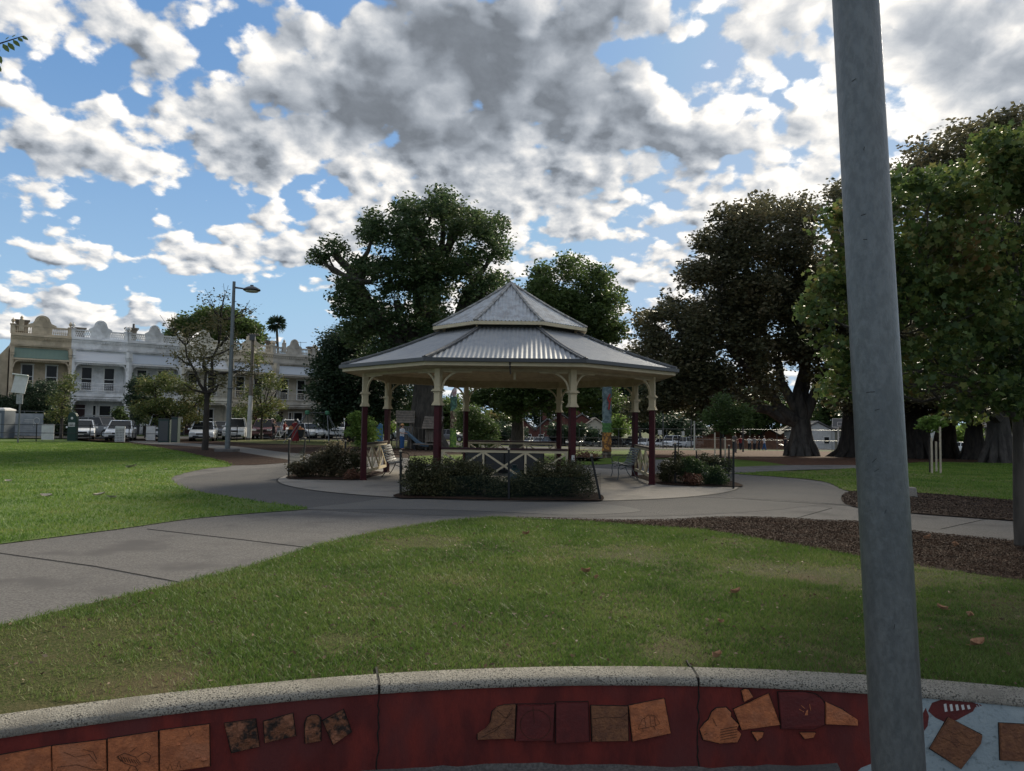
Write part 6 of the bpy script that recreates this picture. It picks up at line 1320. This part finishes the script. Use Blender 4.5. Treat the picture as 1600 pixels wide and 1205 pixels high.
def totem(label, px, Y, py_t, bands, w, top=None):
    b = on(px, Y); t = thing('carved_pole', label, 'totem pole', b, 0, 'painted carved poles'); H = P(px, py_t, Y).z-b.z; n = len(bands); z = 0
    for i, (f, c1, c2) in enumerate(bands):
        z1 = z+H*f; m = MB(); pr = []; k = 9
        for j in range(k): zz_ = z+(z1-z)*j/(k-1); pr.append((w*(1+.07*math.sin(j*1.7+i)+random.uniform(-.03, .03)), zz_))
        m.lathe(pr, (0, 0, 0), 12); m.build('carved_section', material('totem_paint', c1, .8, c2, 5, .5, 12, lo=.47, hi=.53, detail=2), t, smooth=True); z = z1
    if top == 'bird':
        m = MB(); m.tube([(0, 0, H-.05), (0, 0, H+.18), (.03, 0, H+.42), (.08, 0, H+.56), (.10, 0, H+.66)], [.06, .17, .17, .10, .05], 10); f = m.build('bird_carving', material('galah_pink', (.38, .20, .22), .7, (.45, .42, .42), 6), t, smooth=True)
        m = MB(); m.tube([(.12, 0, H+.60), (.22, 0, H+.57)], [.03, .01], 5); m.build('beak', M['offwhite'], f); m = MB(); m.tube([(-.10, .0, H+.35), (-.22, 0, H+.02), (-.2, 0, H-.1)], [.06, .07, .02], 6); m.build('wing', M['slat'], f)
    return t
totem('lime green and brown carved pole topped by a pink bird', 708, 50, 620, [(.42, (.20, .30, .06), (.08, .16, .04)), (.32, (.10, .06, .04), (.26, .22, .14)), (.26, (.09, .19, .14), (.05, .10, .08))], .23, 'bird')
totem('tall blue-grey carved pole with red marks on an orange and green foot', 948, 38, 604, [(.10, (.12, .10, .08), (.05, .04, .03)), (.26, (.36, .17, .04), (.12, .06, .03)), (.13, (.07, .17, .05), (.05, .11, .04)), (.51, (.13, .17, .18), (.07, .10, .11))], .24)
t = thing('red_figure', 'painted red figure marks on the tall blue-grey carved pole', 'carving', on(948, 38)+Vector((0, -.02, 2.5)))
m = MB(); m.tube([(.05, -.27, 0), (.10, -.27, .35), (.0, -.27, .55), (.12, -.26, .8)], .045, 5); m.tube([(.10, -.27, .35), (.18, -.24, .6)], .03, 5); m.build('painted_mark', material('totem_red', (.25, .03, .03), .7), t)
t = thing('fire_dish', 'low dark round dish heaped with brown debris on the lawn behind the gazebo', 'dish', on(917, 33)); m = MB(); m.lathe([(.35, 0), (.6, .12), (.75, .16), (.78, .18), (.5, .17)], (0, 0, 0), 18); m.build('dish', M['black'], t); C = RNG.normal(size=(900, 3))*np.array([.28, .28, .09])+np.array([0, 0, .24]); leaf_cloud('debris', C, .09, M['l_rust'], t)
t = thing('stone_block', 'pale squared stone block on the bark chips edge beside the steel pole', 'stone', G(1424, 778)); m = MB(); m.box((0, 0, .12), (.22, .2, .26), taper=.8); m.build('block', M['slab'], t, bevel=.03)
# ------------------------------------------------------------ far court, houses
def hoop(label, px, Y, H, rz):
    b = on(px, Y); t = thing('basketball_hoop', label, 'basketball hoop', b, rz, 'basketball hoops'); m = MB(); m.tube([(0, .9, 0), (0, .9, H-.9), (0, .1, H-.5)], .09, 8); m.build('post', M['offwhite'], t)
    m = MB(); m.box((0, 0, H-.5), (1.8, .04, 1.05)); s = m.build('backboard', material('board_glass', (.16, .17, .18), .3), t); m = MB()
    for a, c in (((-.88, H-1.0), (.88, H-1.0)), ((-.88, H), (.88, H)), ((-.88, H-1.0), (-.88, H)), ((.88, H-1.0), (.88, H)), ((-.3, H-.85), (.3, H-.85)), ((-.3, H-.4), (.3, H-.4)), ((-.3, H-.85), (-.3, H-.4)), ((.3, H-.85), (.3, H-.4))): m.bar((a[0], -.03, a[1]), (c[0], -.03, c[1]), .05, .03, up=(0, 1, 0))
    m.build('board_lines', M['white'], s); m = MB(); m.tube([(.22*math.cos(a), -.3+.22*math.sin(a), H-.9) for a in np.linspace(0, 6.283, 13)], .02, 5, cap=False); m.build('rim', M['red_paint'], t)
hoop('basketball hoop right of the forked fig trunk', 1313, 88, 3.95, R(-10)); hoop('basketball hoop seen edge-on right of the right bed', 1097, 86, 4.3, R(62))
for px, Y, pt, lb in ((801, 118, 640, 'thin grey lamp pole in front of the plane trunk'), (844, 118, 640, 'thin grey lamp pole before the red brick gables'), (1161, 72, 632, 'tall thin dark court light pole'), (1036, 100, 600, 'very thin grey pole right of the right post'), (1080, 110, 600, 'faint grey pole left of the edge-on hoop')):
    b = on(px, Y); H = P(px, pt, Y).z-b.z; t = thing('thin_pole', lb, 'pole', b, 0, 'thin poles in the distance'); m = MB(); m.tube([(0, 0, 0), (0, 0, H)], [.09, .06], 8); m.build('shaft', M['galv' if px < 1000 else 'gutter'], t); m = MB(); m.bar((0, 0, H), (.5, 0, H+.02), .08, .06); m.build('arm', M['gutter'], t)
for px, Y, pt, w, lb in ((1031, 96, 672, .5, 'small white sign on the court fence, left one'), (1067, 95, 674, .35, 'small white sign on the court fence, right one')):
    b = on(px, Y); z = P(px, pt, Y).z-b.z; m = MB(); m.box((0, -.1, z-.3), (w, .04, .6)); m.tube([(0, 0, 0), (0, 0, z)], .03, 5); o = m.build('fence_sign', M['offwhite']); o.location = b; tag(o, lb, 'sign', 'white signs on the court fence')
def far_house(label, px, Y, w, hw, ridge, wallm, roofm, gables=1, rz=0, chim=True):
    b = on(px, Y); t = thing('distant_house', label, 'house', b, rz, 'distant houses beyond the car park'); gw = w/gables
    m = MB(); m.box((0, 4, hw/2), (w, 8, hw)); m.build('wall', wallm, t); r = MB()
    for i in range(gables):
        x = -w/2+gw*(i+.5); r.prism([(-gw/2-.3, hw-.1), (0, ridge), (gw/2+.3, hw-.1), (gw/2+.3, hw+.08), (0, ridge+.22), (-gw/2-.3, hw+.08)], (x, -.3, 0), (1, 0, 0), (0, 0, 1), -8.6, .0)
        g_ = MB(); g_.prism([(-gw/2+.05, hw), (gw/2-.05, hw), (0, ridge-.15)], (x, .15, 0), (1, 0, 0), (0, 0, 1), -.1, .1); g_.build('gable', wallm, t)
    rf = r.build('roof', roofm, t)
    for i in range(gables*2): x = -w/2+w*(i+.5)/(gables*2); f = MB(); f.box((x, -.05, hw*.5), (1.0, .12, 1.3)); fr = f.build('window', M['white'], t); g_ = MB(); g_.box((x, -.115, hw*.5), (.84, .03, 1.14)); g_.build('pane', M['glass'], fr)
    if chim: c = MB(); c.box((w*.2, 3, ridge+.5), (.8, .6, 1.4)); c.build('chimney', M['brick'], rf)
rfm = material('grey_far_roof', (.12, .115, .11), .8); pale = material('pale_far_wall', (.40, .37, .30), .9); tan = material('tan_far_roof', (.36, .31, .24), .8)
far_house('red brick house with two gables left of the front right post', 836, 142, 9.5, 2.8, 5.0, M['brick'], rfm, 2); far_house('red brick house corner behind the plane trunk', 795, 142, 5, 3.2, 6.0, M['brick'], rfm, 1)
far_house('brown brick house with dark windows right of the front right post', 893, 142, 8, 4.6, 6.0, M['brick'], rfm, 2); far_house('pale house with a cream roof left of the tall carved pole', 930, 140, 5.5, 3.2, 5.2, pale, tan, 1, 0, False)
far_house('orange brick house behind the court people', 1190, 150, 22, 2.4, 4.4, material('orange_brick', (.15, .06, .04), .9), rfm, 3); far_house('white weatherboard house right of the forked fig', 1278, 130, 6, 3.2, 4.8, M['offwhite'], rfm, 1, 0, False)
far_house('pale house behind the right hoop', 1325, 132, 5, 3.0, 5.0, pale, rfm, 1); far_house('white walled house glimpsed between the fig trunks', 1450, 110, 5.5, 4.4, 6, M['offwhite'], rfm, 1, 0, False); far_house('pale house at the far end of the terrace street', 640, 120, 12, 4.5, 6.5, pale, rfm, 2)
far_house('pale house low behind the right edge trees', 1600, 120, 9, 4, 6, pale, rfm, 1)
b0 = on(1085, 108); m = MB(); t = thing('paling_fence', 'low brown paling fence behind the court', 'fence', b0); b1 = on(1255, 108)
for i in range(2): m.box((8, 0, .5+.8*i), (17, .04, .08))
t0 = m.build('rail', M['timber'], t); m = MB()
for i in range(100): m.box((i*.165, -.05, .8), (.14, .025, 1.6+.02*(i % 3)))
o = m.build('palings', material('brown_palings', (.13, .065, .04), .9, (.09, .045, .03), 2), t)
